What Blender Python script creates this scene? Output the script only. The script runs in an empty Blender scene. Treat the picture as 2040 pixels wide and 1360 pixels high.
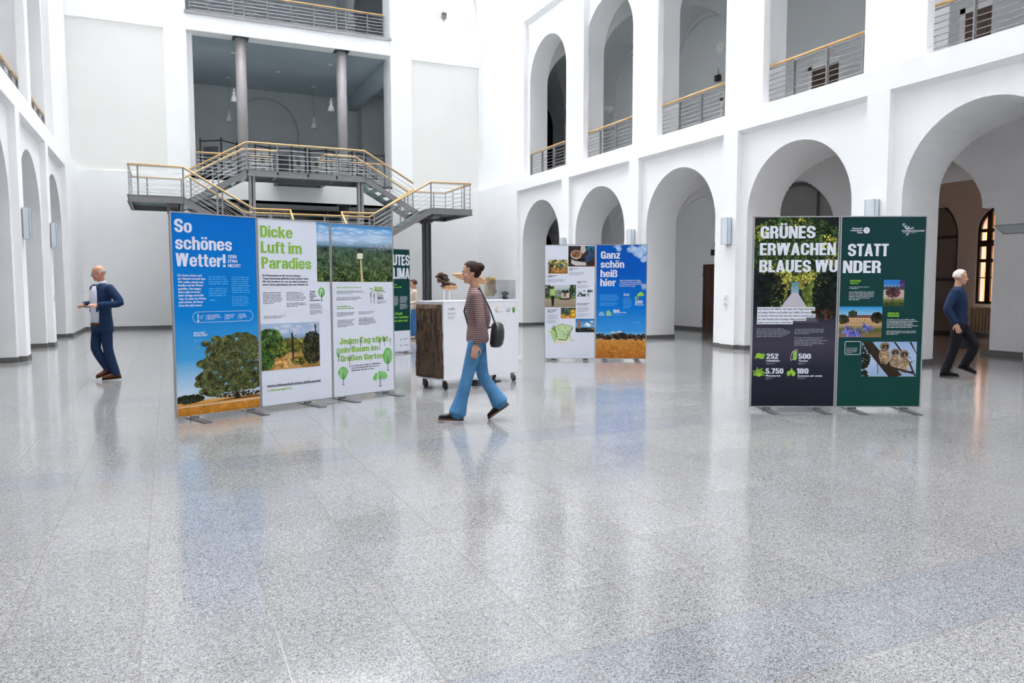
import bpy, math, random
from mathutils import Vector, Matrix, noise
PI = math.pi
SC = bpy.context.scene
COL = SC.collection

# ------------------------------------------------------------------ camera
PITCH, YAW, ROLL, EYE = .07432, .43143, -.00147, 1.45
cp, sp = math.cos(PITCH), math.sin(PITCH)
cy, sy = math.cos(YAW), math.sin(YAW)
cr, sr = math.cos(ROLL), math.sin(ROLL)
_x = Vector((cy, -sy, 0)); _f = Vector((sy, cy, 0)); _d = Vector((0, 0, -1))
_y2 = cp * _d - sp * _f; _z2 = sp * _d + cp * _f
_r = cr * _x - sr * _y2; _dn = sr * _x + cr * _y2
cam = bpy.data.objects.new('camera', bpy.data.cameras.new('camera'))
cam.data.sensor_width = 36.0; cam.data.lens = 1485.2 / 2040 * 36
cam.data.clip_start = .05; cam.data.clip_end = 300
_m = Matrix.Identity(4)
for i in range(3):
    _m[i][0] = _r[i]; _m[i][1] = -_dn[i]; _m[i][2] = -_z2[i]
_m[2][3] = EYE
cam.matrix_world = _m
COL.objects.link(cam); SC.camera = cam

# ------------------------------------------------------------------ daylight
world = bpy.data.worlds.new('overcast_sky'); SC.world = world
world.use_nodes = True
_nt = world.node_tree
_bg = _nt.nodes['Background']
_tc = _nt.nodes.new('ShaderNodeTexCoord'); _sep = _nt.nodes.new('ShaderNodeSeparateXYZ')
_rm = _nt.nodes.new('ShaderNodeValToRGB')
_nt.links.new(_tc.outputs['Generated'], _sep.inputs[0])
_nt.links.new(_sep.outputs['Z'], _rm.inputs[0])
_rm.color_ramp.elements[0].position = 0.0; _rm.color_ramp.elements[0].color = (.80, .81, .83, 1)
_rm.color_ramp.elements[1].position = .95; _rm.color_ramp.elements[1].color = (.965, .975, .99, 1)
_nt.links.new(_rm.outputs[0], _bg.inputs[0])
_bg.inputs[1].default_value = 4.0
vs = SC.view_settings
SC.display_settings.display_device = 'sRGB'
vs.view_transform = 'Standard'; vs.look = 'None'; vs.gamma = 1.0; vs.use_curve_mapping = False
vs.exposure = 2.9
try:
    SC.cycles.max_bounces = 16; SC.cycles.diffuse_bounces = 14; SC.cycles.glossy_bounces = 4
    SC.cycles.transmission_bounces = 6; SC.cycles.transparent_max_bounces = 8
    SC.cycles.caustics_reflective = False; SC.cycles.caustics_refractive = False
except Exception:
    pass

# ------------------------------------------------------------------ mesh helpers
class MB:
    """collects shapes, then links them as ONE mesh object"""
    def __init__(s): s.v = []; s.f = []; s.c = []
    def poly(s, pts, col=None):
        n = len(s.v); s.v += [tuple(p) for p in pts]
        s.f.append(tuple(range(n, n + len(pts))))
        if col is None: s.c.append(None)
        elif isinstance(col[0], (tuple, list)): s.c.append([tuple(c) for c in col])
        else: s.c.append([tuple(col)] * len(pts))
    def box(s, x0, y0, z0, x1, y1, z1):
        x0, x1 = min(x0, x1), max(x0, x1); y0, y1 = min(y0, y1), max(y0, y1); z0, z1 = min(z0, z1), max(z0, z1)
        s.hexa([(x0, y0, z0), (x1, y0, z0), (x1, y1, z0), (x0, y1, z0), (x0, y0, z1), (x1, y0, z1), (x1, y1, z1), (x0, y1, z1)])
    def hexa(s, p):
        n = len(s.v); s.v += [tuple(q) for q in p]
        for f in ((3, 2, 1, 0), (4, 5, 6, 7), (0, 1, 5, 4), (1, 2, 6, 5), (2, 3, 7, 6), (3, 0, 4, 7)):
            s.f.append(tuple(n + i for i in f)); s.c.append(None)
    def beam(s, p, q, w, h, up=(0, 0, 1)):
        p, q = Vector(p), Vector(q); d = (q - p).normalized(); u = Vector(up)
        a = d.cross(u).normalized() * (w / 2); b = a.cross(d).normalized() * (h / 2)
        s.hexa([p - a - b, p + a - b, q + a - b, q - a - b, p - a + b, p + a + b, q + a + b, q - a + b])
    def tube(s, pts, r, n=8, cap=True, sq=1.0):
        pts = [Vector(p) for p in pts]; m = len(pts)
        rs = r if isinstance(r, (list, tuple)) else [r] * m
        n0 = len(s.v); prev = None
        for i, p in enumerate(pts):
            d = (pts[min(i + 1, m - 1)] - pts[max(i - 1, 0)])
            d = d.normalized() if d.length > 1e-9 else Vector((0, 0, 1))
            if prev is None:
                ref = Vector((0, 0, 1)) if abs(d.z) < .9 else Vector((1, 0, 0))
                a = d.cross(ref).normalized()
            else:
                a = (prev - d * prev.dot(d)).normalized()
            prev = a; b = d.cross(a)
            for k in range(n):
                t = 2 * PI * k / n
                s.v.append(tuple(p + (a * math.cos(t) + b * math.sin(t) * sq) * rs[i]))
        for i in range(m - 1):
            for k in range(n):
                k2 = (k + 1) % n
                s.f.append((n0 + i * n + k, n0 + i * n + k2, n0 + (i + 1) * n + k2, n0 + (i + 1) * n + k)); s.c.append(None)
        if cap:
            s.f.append(tuple(n0 + k for k in reversed(range(n)))); s.c.append(None)
            s.f.append(tuple(n0 + (m - 1) * n + k for k in range(n))); s.c.append(None)
    def rings(s, rings, cap=True):
        n0 = len(s.v); n = len(rings[0]); m = len(rings)
        for r in rings: s.v += [tuple(p) for p in r]
        for i in range(m - 1):
            for k in range(n):
                k2 = (k + 1) % n
                s.f.append((n0 + i * n + k, n0 + i * n + k2, n0 + (i + 1) * n + k2, n0 + (i + 1) * n + k)); s.c.append(None)
        if cap:
            s.f.append(tuple(n0 + k for k in reversed(range(n)))); s.c.append(None)
            s.f.append(tuple(n0 + (m - 1) * n + k for k in range(n))); s.c.append(None)
    def lathe(s, prof, n=16, c=(0, 0, 0), cap=True):
        s.rings([[(c[0] + r * math.cos(2 * PI * k / n), c[1] + r * math.sin(2 * PI * k / n), c[2] + z) for k in range(n)] for r, z in prof], cap)
    def ell(s, c, rx, ry, rz, nu=14, nv=8, rot=None):
        c = Vector(c); rr = []
        for j in range(nv + 1):
            ph = -PI / 2 + PI * (j + .02) / (nv + .04)
            ring = []
            for k in range(nu):
                t = 2 * PI * k / nu
                p = Vector((rx * math.cos(ph) * math.cos(t), ry * math.cos(ph) * math.sin(t), rz * math.sin(ph)))
                if rot is not None: p = rot @ p
                ring.append(c + p)
            rr.append(ring)
        s.rings(rr)
    def grid(s, fn, nu, nv):
        n0 = len(s.v)
        for j in range(nv + 1):
            for i in range(nu + 1): s.v.append(tuple(fn(i / nu, j / nv)))
        for j in range(nv):
            for i in range(nu):
                a = n0 + j * (nu + 1) + i
                s.f.append((a, a + 1, a + nu + 2, a + nu + 1)); s.c.append(None)
    def build(s, name, m, parent=None, smooth=False, loc=None, bevel=0):
        me = bpy.data.meshes.new(name)
        me.from_pydata(s.v, [], s.f); me.update()
        if any(c is not None for c in s.c):
            at = me.color_attributes.new('Col', 'FLOAT_COLOR', 'CORNER'); i = 0; buf = []
            for f, c in zip(s.f, s.c):
                for k in range(len(f)):
                    q = c[k] if c else (1, 1, 1); buf += [q[0], q[1], q[2], 1.0]
            at.data.foreach_set('color', buf)
        if smooth: me.polygons.foreach_set('use_smooth', [True] * len(me.polygons))
        me.materials.append(m)
        o = bpy.data.objects.new(name, me); COL.objects.link(o)
        if parent is not None: o.parent = parent
        if loc is not None: o.location = loc
        if bevel:
            md = o.modifiers.new('bevel', 'BEVEL'); md.width = bevel; md.segments = 2; md.limit_method = 'ANGLE'
        return o

def tag(o, label=None, cat=None, group=None, kind=None):
    if label: o['label'] = label
    if cat: o['category'] = cat
    if group: o['group'] = group
    if kind: o['kind'] = kind
    return o
def thing(name, label, cat, loc=(0, 0, 0), rz=0.0, group=None):
    o = bpy.data.objects.new(name, None); COL.objects.link(o)
    o.empty_display_size = .1
    o.location = loc; o.rotation_euler = (0, 0, rz)
    return tag(o, label, cat, group)
def struct(name, mb, m, smooth=False):
    return tag(mb.build(name, m, None, smooth), kind='structure')
def kids(o): return [c for c in COL.objects if c.parent is o]
def copy_tree(o, parent=None):
    c = o.copy(); COL.objects.link(c); c.parent = parent
    for ch in kids(o): copy_tree(ch, c)
    return c

# ------------------------------------------------------------------ materials
def L(c):
    """sRGB 0-255 -> linear"""
    return tuple(((v / 255) / 12.92 if v / 255 <= .04045 else ((v / 255 + .055) / 1.055) ** 2.4) for v in c)
def N(nt, t, **kw):
    n = nt.nodes.new(t)
    for k, v in kw.items(): setattr(n, k, v)
    return n
def pmat(name, c1, c2=None, scale=6.0, rough=.5, metal=0.0, bump=0.0, spec=.5, stretch=None, detail=4, contrast=(.35, .65), trans=0.0):
    m = bpy.data.materials.new(name); m.use_nodes = True; nt = m.node_tree
    b = nt.nodes['Principled BSDF']
    b.inputs['Roughness'].default_value = rough; b.inputs['Metallic'].default_value = metal
    b.inputs['Specular IOR Level'].default_value = spec
    if trans: b.inputs['Transmission Weight'].default_value = trans
    c2 = c2 or tuple(v * .93 for v in c1)
    tc = N(nt, 'ShaderNodeTexCoord'); mp = N(nt, 'ShaderNodeMapping'); no = N(nt, 'ShaderNodeTexNoise'); rp = N(nt, 'ShaderNodeValToRGB')
    no.inputs['Scale'].default_value = scale; no.inputs['Detail'].default_value = detail
    if stretch: mp.inputs['Scale'].default_value = stretch
    rp.color_ramp.elements[0].position = contrast[0]; rp.color_ramp.elements[1].position = contrast[1]
    rp.color_ramp.elements[0].color = (*c1, 1); rp.color_ramp.elements[1].color = (*c2, 1)
    nt.links.new(tc.outputs['Object'], mp.inputs[0]); nt.links.new(mp.outputs[0], no.inputs['Vector'])
    nt.links.new(no.outputs['Fac'], rp.inputs[0]); nt.links.new(rp.outputs[0], b.inputs['Base Color'])
    if bump:
        bp = N(nt, 'ShaderNodeBump'); bp.inputs['Strength'].default_value = bump; bp.inputs['Distance'].default_value = .02
        nt.links.new(no.outputs['Fac'], bp.inputs['Height']); nt.links.new(bp.outputs[0], b.inputs['Normal'])
    return m
def paint_mat():
    m = bpy.data.materials.new('printed_ink'); m.use_nodes = True; nt = m.node_tree
    b = nt.nodes['Principled BSDF']; b.inputs['Roughness'].default_value = .5; b.inputs['Specular IOR Level'].default_value = .12
    a = N(nt, 'ShaderNodeVertexColor'); a.layer_name = 'Col'
    no = N(nt, 'ShaderNodeTexNoise'); no.inputs['Scale'].default_value = 60
    mx = N(nt, 'ShaderNodeMix', data_type='RGBA', blend_type='MULTIPLY'); mx.inputs[0].default_value = .10
    nt.links.new(a.outputs[0], mx.inputs[6]); nt.links.new(no.outputs['Fac'], mx.inputs[7])
    nt.links.new(mx.outputs[2], b.inputs['Base Color'])
    return m
M = {}
M['wall'] = pmat('white_wall_paint', (.905, .908, .915), (.885, .89, .90), 1.2, .7, bump=.02, spec=.25)
M['recess'] = pmat('warm_grey_plaster', (.83, .825, .80), (.81, .805, .78), 1.0, .75, spec=.2)
M['dim'] = pmat('shaded_gallery_grey', (.54, .57, .58), (.52, .55, .56), 1.0, .7, spec=.2)  # room walls and ceiling darkened in colour to imitate their dim light
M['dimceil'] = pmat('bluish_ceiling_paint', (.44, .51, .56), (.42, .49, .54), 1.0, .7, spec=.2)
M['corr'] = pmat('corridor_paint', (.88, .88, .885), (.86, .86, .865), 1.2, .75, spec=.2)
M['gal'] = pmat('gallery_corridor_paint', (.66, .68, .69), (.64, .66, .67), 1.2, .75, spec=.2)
M['brown'] = pmat('brownish_vestibule_paint', (.76, .735, .71), (.74, .715, .69), 1.2, .75, spec=.2)
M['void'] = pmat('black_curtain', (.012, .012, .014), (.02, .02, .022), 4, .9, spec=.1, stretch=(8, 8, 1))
M['base'] = pmat('grey_stone_skirting', (.16, .155, .15), (.12, .118, .115), 40, .45)
M['steel'] = pmat('grey_painted_steel', (.25, .245, .25), (.23, .225, .23), 9, .4, metal=.25)
M['dsteel'] = pmat('dark_grey_steel', (.10, .10, .11), (.085, .085, .09), 9, .45, metal=.2)
M['lsteel'] = pmat('light_grey_steel', (.40, .39, .41), (.37, .36, .38), 9, .35, metal=.3)
M['column'] = pmat('warm_grey_column_paint', (.34, .32, .325), (.32, .30, .305), 5, .45)
M['wood'] = pmat('beech_handrail', (.76, .47, .20), (.66, .385, .15), 14, .4, stretch=(1, 1, 1), detail=6)
M['door'] = pmat('dark_brown_door_wood', (.085, .035, .020), (.055, .022, .013), 10, .4, stretch=(6, 6, .6))
M['teal'] = pmat('teal_frosted_glass', (.40, .54, .52), (.36, .50, .48), 5, .18)
M['dglass'] = pmat('dark_window_glass', (.025, .032, .032), (.035, .042, .042), 2, .08)
M['gglass'] = pmat('grey_door_glass', (.30, .30, .29), (.27, .27, .26), 1.5, .15)
M['lamp'] = pmat('frosted_lamp_glass', (.66, .74, .80), (.62, .70, .76), 3, .25)
M['white'] = pmat('white_lacquer', (.80, .81, .86), (.78, .79, .84), 3, .4)
M['alu'] = pmat('brushed_aluminium_frame', (.42, .42, .43), (.36, .36, .37), 20, .35, metal=.6, stretch=(1, 1, .1))
M['foot'] = pmat('dark_steel_foot_plate', (.16, .16, .17), (.13, .13, .14), 12, .35, metal=.5)
M['black'] = pmat('black_plastic', (.014, .014, .016), (.02, .02, .022), 20, .5)
M['grey'] = pmat('mid_grey_plastic', (.22, .22, .23), (.19, .19, .20), 20, .5)
M['ink'] = paint_mat()
M['facade'] = pmat('orange_facade_paint', (.90, .42, .12), (.82, .36, .09), .8, .8)  # plain orange, the facade's own colour
M['wframe'] = pmat('dark_brown_window_frame', (.035, .020, .015), (.045, .027, .02), 8, .5)
M['cream'] = pmat('cream_radiator_enamel', (.45, .41, .30), (.42, .38, .28), 6, .4)

def floor_mat():
    m = bpy.data.materials.new('polished_granite_tiles'); m.use_nodes = True; nt = m.node_tree; lk = nt.links.new
    b = nt.nodes['Principled BSDF']
    tc = N(nt, 'ShaderNodeTexCoord'); sp_ = N(nt, 'ShaderNodeSeparateXYZ'); lk(tc.outputs['Object'], sp_.inputs[0])
    def mth(op, a, bb=None, c=None):
        n = N(nt, 'ShaderNodeMath', operation=op)
        for i, q in enumerate((a, bb, c)):
            if q is None: continue
            if isinstance(q, (int, float)): n.inputs[i].default_value = q
            else: lk(q, n.inputs[i])
        return n.outputs[0]
    PX, PY, BAND, PER = .5144, .5257, .51, 4.19
    u = mth('DIVIDE', mth('ADD', sp_.outputs['X'], .145 + 51.44), PX); fu = mth('FRACT', u); iu = mth('FLOOR', u)
    v0 = mth('ADD', sp_.outputs['Y'], -1.99 + 41.9)
    per = mth('FLOOR', mth('DIVIDE', v0, PER)); md = mth('SUBTRACT', v0, mth('MULTIPLY', per, PER))
    isb = mth('LESS_THAN', md, BAND)
    w = mth('DIVIDE', mth('SUBTRACT', md, BAND), PY); fw = mth('FRACT', w); iw = mth('FLOOR', w)
    iv = mth('ADD', mth('MULTIPLY', per, 11.0), iw)
    # distance to joints in metres
    du = mth('MULTIPLY', mth('MINIMUM', fu, mth('SUBTRACT', 1.0, fu)), PX)
    dw = mth('MULTIPLY', mth('MINIMUM', fw, mth('SUBTRACT', 1.0, fw)), PY)
    db = mth('MINIMUM', mth('ABSOLUTE', md), mth('ABSOLUTE', mth('SUBTRACT', md, BAND)))
    dv = mth('ADD', mth('MULTIPLY', isb, db), mth('MULTIPLY', mth('SUBTRACT', 1.0, isb), dw))
    g1 = mth('LESS_THAN', du, .0034); g2 = mth('LESS_THAN', dv, .0024)
    grout = mth('MAXIMUM', g1, g2)
    # per tile tone
    cmb = N(nt, 'ShaderNodeCombineXYZ'); lk(iu, cmb.inputs[0]); lk(iv, cmb.inputs[1])
    wn = N(nt, 'ShaderNodeTexWhiteNoise', noise_dimensions='2D'); lk(cmb.outputs[0], wn.inputs[0])
    # speckle
    def vor(scale, seed):
        mp = N(nt, 'ShaderNodeMapping'); mp.inputs['Location'].default_value = (seed, seed * .7, 0); mp.inputs['Scale'].default_value = (1, 1.25, 1)
        lk(tc.outputs['Object'], mp.inputs[0])
        vo = N(nt, 'ShaderNodeTexVoronoi'); vo.inputs['Scale'].default_value = scale; lk(mp.outputs[0], vo.inputs['Vector'])
        return vo.outputs['Color']
    def chan(c):
        q = N(nt, 'ShaderNodeSeparateColor'); lk(c, q.inputs[0]); return q.outputs
    v1 = chan(vor(270, 3.1)); v2 = chan(vor(150, 9.7))
    rp = N(nt, 'ShaderNodeValToRGB'); cr_ = rp.color_ramp; cr_.interpolation = 'LINEAR'
    cols = ((0, (.05, .052, .06)), (.18, (.12, .125, .14)), (.32, (.30, .305, .32)), (.5, (.50, .50, .505)), (.77, (.66, .66, .66)), (1, (.92, .92, .92)))
    while len(cr_.elements) < len(cols): cr_.elements.new(.5)
    for e, (p, c) in zip(cr_.elements, cols): e.position = p; e.color = (*c, 1)
    sm = mth('ADD', mth('MULTIPLY', v1[0], .62), mth('MULTIPLY', v2[0], .38)); lk(sm, rp.inputs[0])
    tone = mth('ADD', .40, mth('MULTIPLY', wn.outputs['Value'], .06))
    big = N(nt, 'ShaderNodeTexNoise'); big.inputs['Scale'].default_value = 1.3; big.inputs['Detail'].default_value = 3; lk(tc.outputs['Object'], big.inputs['Vector'])
    tone = mth('MULTIPLY', tone, mth('ADD', .93, mth('MULTIPLY', big.outputs['Fac'], .14)))
    mx = N(nt, 'ShaderNodeMix', data_type='RGBA', blend_type='MULTIPLY'); mx.inputs[0].default_value = 1
    gr = N(nt, 'ShaderNodeCombineColor'); lk(tone, gr.inputs[0]); lk(tone, gr.inputs[1]); lk(tone, gr.inputs[2])
    lk(rp.outputs[0], mx.inputs[6]); lk(gr.outputs[0], mx.inputs[7])
    # bluish band tiles
    mb = N(nt, 'ShaderNodeMix', data_type='RGBA', blend_type='MULTIPLY'); lk(isb, mb.inputs[0]); lk(mx.outputs[2], mb.inputs[6]); mb.inputs[7].default_value = (.89, .92, .98, 1)
    # dark inclusions
    ns = N(nt, 'ShaderNodeTexNoise'); ns.inputs['Scale'].default_value = 5.5; ns.inputs['Detail'].default_value = 1
    mpn = N(nt, 'ShaderNodeMapping'); mpn.inputs['Scale'].default_value = (1, 2.6, 1); lk(tc.outputs['Object'], mpn.inputs[0]); lk(mpn.outputs[0], ns.inputs['Vector'])
    spot = mth('GREATER_THAN', ns.outputs['Fac'], .795)
    ms = N(nt, 'ShaderNodeMix', data_type='RGBA'); lk(mth('MULTIPLY', spot, .6), ms.inputs[0]); lk(mb.outputs[2], ms.inputs[6]); ms.inputs[7].default_value = (.12, .12, .14, 1)
    mg = N(nt, 'ShaderNodeMix', data_type='RGBA'); lk(mth('MULTIPLY', grout, .9), mg.inputs[0]); lk(ms.outputs[2], mg.inputs[6]); mg.inputs[7].default_value = (.15, .13, .11, 1)
    lk(mg.outputs[2], b.inputs['Base Color'])
    ro = mth('ADD', mth('ADD', .10, mth('MULTIPLY', v1[1], .06)), mth('MULTIPLY', grout, .12)); lk(ro, b.inputs['Roughness'])
    b.inputs['Specular IOR Level'].default_value = .52
    return m
M['floor'] = floor_mat()

def glass_mat(name, tint, refl=.10):
    m = bpy.data.materials.new(name); m.use_nodes = True; nt = m.node_tree
    nt.nodes.remove(nt.nodes['Principled BSDF']); out = nt.nodes['Material Output']
    t = N(nt, 'ShaderNodeBsdfTransparent'); t.inputs[0].default_value = (*tint, 1)
    g = N(nt, 'ShaderNodeBsdfGlossy'); g.inputs['Roughness'].default_value = .03
    no = N(nt, 'ShaderNodeTexNoise'); no.inputs['Scale'].default_value = 3
    a = N(nt, 'ShaderNodeMath', operation='MULTIPLY'); a.inputs[1].default_value = refl * 2
    mx = N(nt, 'ShaderNodeMixShader')
    nt.links.new(no.outputs['Fac'], a.inputs[0]); nt.links.new(a.outputs[0], mx.inputs[0])
    nt.links.new(t.outputs[0], mx.inputs[1]); nt.links.new(g.outputs[0], mx.inputs[2]); nt.links.new(mx.outputs[0], out.inputs[0])
    return m
M['acryl'] = glass_mat('clear_acrylic', (.93, .94, .95), .08)
M['pane'] = glass_mat('clear_window_pane', (.9, .9, .88), .06)

# ================================================================== THE SETTING
def arch_wall(mb, P, bays, z0, z1, d0, d1, back=True, seg=28):
    """P(s,z,d) maps wall coordinates to the room; bays = (s0, s1, centre, radius, spring z) or (s0, s1)"""
    for b in bays:
        if len(b) == 2:
            s0, s1 = b
            for d in ((d0, d1) if back else (d0,)):
                mb.poly([P(s0, z0, d), P(s1, z0, d), P(s1, z1, d), P(s0, z1, d)])
            continue
        s0, s1, c, r, zs = b
        arc = [(c - r * math.cos(PI * i / seg), zs + r * math.sin(PI * i / seg)) for i in range(seg + 1)]
        for d in ((d0, d1) if back else (d0,)):
            for a, e in ((s0, c - r), (c + r, s1)):
                mb.poly([P(a, z0, d), P(e, z0, d), P(e, zs, d), P(a, zs, d)])
                mb.poly([P(a, zs, d), P(e, zs, d), P(e, z1, d), P(a, z1, d)])
            for (a, za), (e, ze) in zip(arc, arc[1:]):
                mb.poly([P(a, za, d), P(e, ze, d), P(e, z1, d), P(a, z1, d)])
        out = [(c - r, z0)] + arc + [(c + r, z0)]
        for (a, za), (e, ze) in zip(out, out[1:]):
            mb.poly([P(a, za, d0), P(e, ze, d0), P(e, ze, d1), P(a, za, d1)])

PER = 3.868
CEN = [23.25 - PER * k for k in range(7)]
YB, YF = 28.6, -4.0
RX = dict(front=11.65, arch=11.78, inner=12.75, back=15.6, upf=11.88, upa=12.05)
fl = MB(); fl.poly([(-8, -6, 0), (34, -6, 0), (34, 40, 0), (-8, 40, 0)]); struct('floor', fl, M['floor'])

def bays_for(r, zs, lo=YF, hi=YB):
    out = []; top = hi
    for k, c in enumerate(CEN):
        bot = c - PER / 2 if k < len(CEN) - 1 else lo
        out.append((bot, top, c, r, zs)); top = bot
    return out

def side_wall(side):
    if side == 'right':
        X = lambda x: x
    else:                                   # mirrored about the hall axis
        X = lambda x: (11.65 - 2.54) - x
    mb = MB()
    P = lambda s, z, d: (X(d), s, z)
    arch_wall(mb, P, bays_for(1.40, 3.01), 0, 5.31, RX['arch'], RX['inner'])
    # pilasters, corner pier, band with a sloping soffit and a weathered top
    mb.box(X(11.65), 24.86, 0, X(11.79), YB + .1, 4.884)
    for k in range(7):
        y1 = 21.46 - PER * k
        if y1 - .47 > YF: mb.box(X(11.65), y1 - .47, 0, X(11.79), y1, 4.884)
    y0, y1 = YF, YB + .1
    a = [(11.65, 4.885), (11.79, 4.80), (11.79, 5.31), (11.65, 5.31)]
    mb.hexa([(X(11.65), y0, 4.885), (X(11.79), y0, 4.80), (X(11.79), y1, 4.80), (X(11.65), y1, 4.885), (X(11.65), y0, 5.305), (X(11.79), y0, 5.33), (X(11.79), y1, 5.33), (X(11.65), y1, 5.305)])
    mb.poly([(X(11.65), y0, 5.305), (X(12.06), y0, 5.33), (X(12.06), y1, 5.33), (X(11.65), y1, 5.305)])
    # first floor
    arch_wall(mb, P, bays_for(1.345, 8.65), 5.31, 11.5, RX['upa'], RX['inner'])
    mb.box(X(11.88), 24.76, 5.31, X(12.06), YB + .1, 10.869)
    for k in range(7):
        y1 = 20.95 - PER * k
        if y1 - .45 > YF: mb.box(X(11.88), y1 - .45, 5.31, X(12.06), y1, 10.869)
    mb.hexa([(X(11.88), YF, 10.87), (X(12.06), YF, 10.78), (X(12.06), YB + .1, 10.78), (X(11.88), YB + .1, 10.87), (X(11.88), YF, 11.5), (X(12.06), YF, 11.5), (X(12.06), YB + .1, 11.5), (X(11.88), YB + .1, 11.5)])
    # second floor: plain wall standing back behind a weathered ledge
    mb.poly([(X(11.88), YF, 11.5), (X(11.98), YF, 11.62), (X(11.98), YB + .1, 11.62), (X(11.88), YB + .1, 11.5)])
    mb.box(X(11.98), YF, 11.5, X(12.75), YB + .1, 24)
    struct('wall_' + side, mb, M['wall'])
    # skirting: a thin stone strip round every pier
    bb = MB(); t = .013; edges = []
    hi = YB
    for k, c in enumerate(CEN):
        edges.append((c + 1.40, hi)); hi = c - 1.40
    edges.append((YF, hi))
    for lo, h in edges: bb.box(X(11.78 - t), lo - t, 0, X(12.75 + t), min(h + t, YB), .10)
    bb.box(X(11.65 - t), 24.86 - t, 0, X(11.78), YB, .102)
    for k in range(7):
        y1 = 21.46 - PER * k
        if y1 - .47 > YF: bb.box(X(11.65 - t), y1 - .47 - t, 0, X(11.78), y1 + t, .102)
    struct('baseboard_' + side, bb, M['base'])
side_wall('right'); side_wall('left')

# ---- corridors behind the arcades: groin vaults over every bay
BACKC = [CEN[0] + 2 * PER, CEN[0] + PER] + CEN          # the corridors run on behind the back wall
def vault(mb, x0, x1, zs, rb, nx=40, ny=48):
    cx, rx = (x0 + x1) / 2, abs(x1 - x0) / 2
    for c in BACKC:
        def fn(u, v):
            x = cx - rx * math.cos(PI * u) * (1 if x1 > x0 else -1)
            if v < .06: y = -PER / 2 + (PER / 2 - rb) * v / .06
            elif v > .94: y = rb + (PER / 2 - rb) * (v - .94) / .06
            else: y = -rb * math.cos(PI * (v - .06) / .88)
            h1 = math.sqrt(max(0, rx * rx - (x - cx) ** 2)); h2 = math.sqrt(max(0, rb * rb - y * y))
            return (x, c + y, zs + max(h1, h2) + .04)
        mb.grid(fn, nx, ny)
vm = MB(); vault(vm, 12.75, 15.6, 3.01, 1.40); struct('ceiling_right_corridor', vm, M['corr'])
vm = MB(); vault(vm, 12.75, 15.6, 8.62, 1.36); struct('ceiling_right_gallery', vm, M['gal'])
sl = MB(); sl.box(12.76, YF, 4.9, 15.6, 33, 5.308); struct('floor_right_gallery', sl, M['base'])
PR = lambda s, z, d: (d, s, z)
rw = MB()
bb5 = bays_for(1.5, 2.78, hi=25.18); bb5[3] = (bb5[3][0], bb5[3][1], 11.50, 1.53, 2.76)
EXT = [(25.18, 29.05), (29.05, 33.0)]
bb5 += [(a, b, c, 1.45, 2.78) for (a, b), c in zip(EXT, BACKC[1::-1])]
arch_wall(rw, PR, bb5, 0, 5.31, 15.6, 15.95)
struct('wall_right_corridor', rw, M['corr'])
bl = MB()                                   # blind infill of the bays that are closed, set back inside the arch
for c in [CEN[k] for k in (0, 1, 4, 5, 6)] + [BACKC[1]]: bl.box(15.74, c - 1.52, 0, 15.95, c + 1.52, 4.3)
struct('wall_right_infill', bl, M['corr'])
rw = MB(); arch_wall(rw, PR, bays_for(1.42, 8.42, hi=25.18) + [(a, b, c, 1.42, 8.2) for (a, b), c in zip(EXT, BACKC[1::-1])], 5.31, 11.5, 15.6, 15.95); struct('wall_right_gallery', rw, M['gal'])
bl = MB()
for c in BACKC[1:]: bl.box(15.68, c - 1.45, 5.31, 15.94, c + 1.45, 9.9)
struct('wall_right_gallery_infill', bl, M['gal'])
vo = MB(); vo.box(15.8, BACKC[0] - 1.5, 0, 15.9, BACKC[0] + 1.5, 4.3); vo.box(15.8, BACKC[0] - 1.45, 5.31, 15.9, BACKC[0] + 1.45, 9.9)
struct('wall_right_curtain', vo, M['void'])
ew = MB()
for z0, z1 in ((0, 5.0), (5.3, 11.5)):
    ew.box(12.6, 32.9, z0, 15.95, 33.1, z1); ew.box(12.5, YB, z0, 12.75, 33.0, z1); ew.box(12.6, YF - .2, z0, 15.95, YF, z1)
struct('wall_right_end', ew, M['corr'])
cb = MB()
for k in range(0, 8):
    lo = CEN[k] + 1.5 if k < 7 else YF; hi = (CEN[k - 1] - 1.5) if k else BACKC[1] - 1.5
    if hi > lo: cb.box(15.585, lo, 0, 15.60, hi, .10)
cb.box(15.585, BACKC[1] + 1.5, 0, 15.60, BACKC[0] - 1.45, .10); cb.box(15.725, BACKC[1] - 1.5, 0, 15.74, BACKC[1] + 1.5, .10)
for k in (0, 4, 5, 6): cb.box(15.725, CEN[k] - 1.5, 0, 15.74, CEN[k] + 1.5, .10)
cb.box(15.725, CEN[1] - 1.5, 0, 15.74, 18.44, .10); cb.box(15.725, 19.38, 0, 15.74, CEN[1] + 1.5, .10)
struct('baseboard_right_corridor', cb, M['base'])
# left corridors, plain
lw = MB()
for z0, z1 in ((0, 4.9), (5.31, 11.4)):
    lw.box(-6.7, YF, z0, -6.5, YB, z1); lw.box(-6.7, YF - .2, z0, -3.5, YF, z1); lw.box(-6.7, YB - .2, z0, -3.7, YB, z1)
struct('wall_left_corridor', lw, M['corr'])
lc = MB(); lc.box(-6.7, YF - .2, 4.85, -3.64, YB, 5.31); lc.box(-6.7, YF - .2, 10.6, -3.64, YB, 10.8); struct('ceiling_left_corridor', lc, M['corr'])

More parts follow.
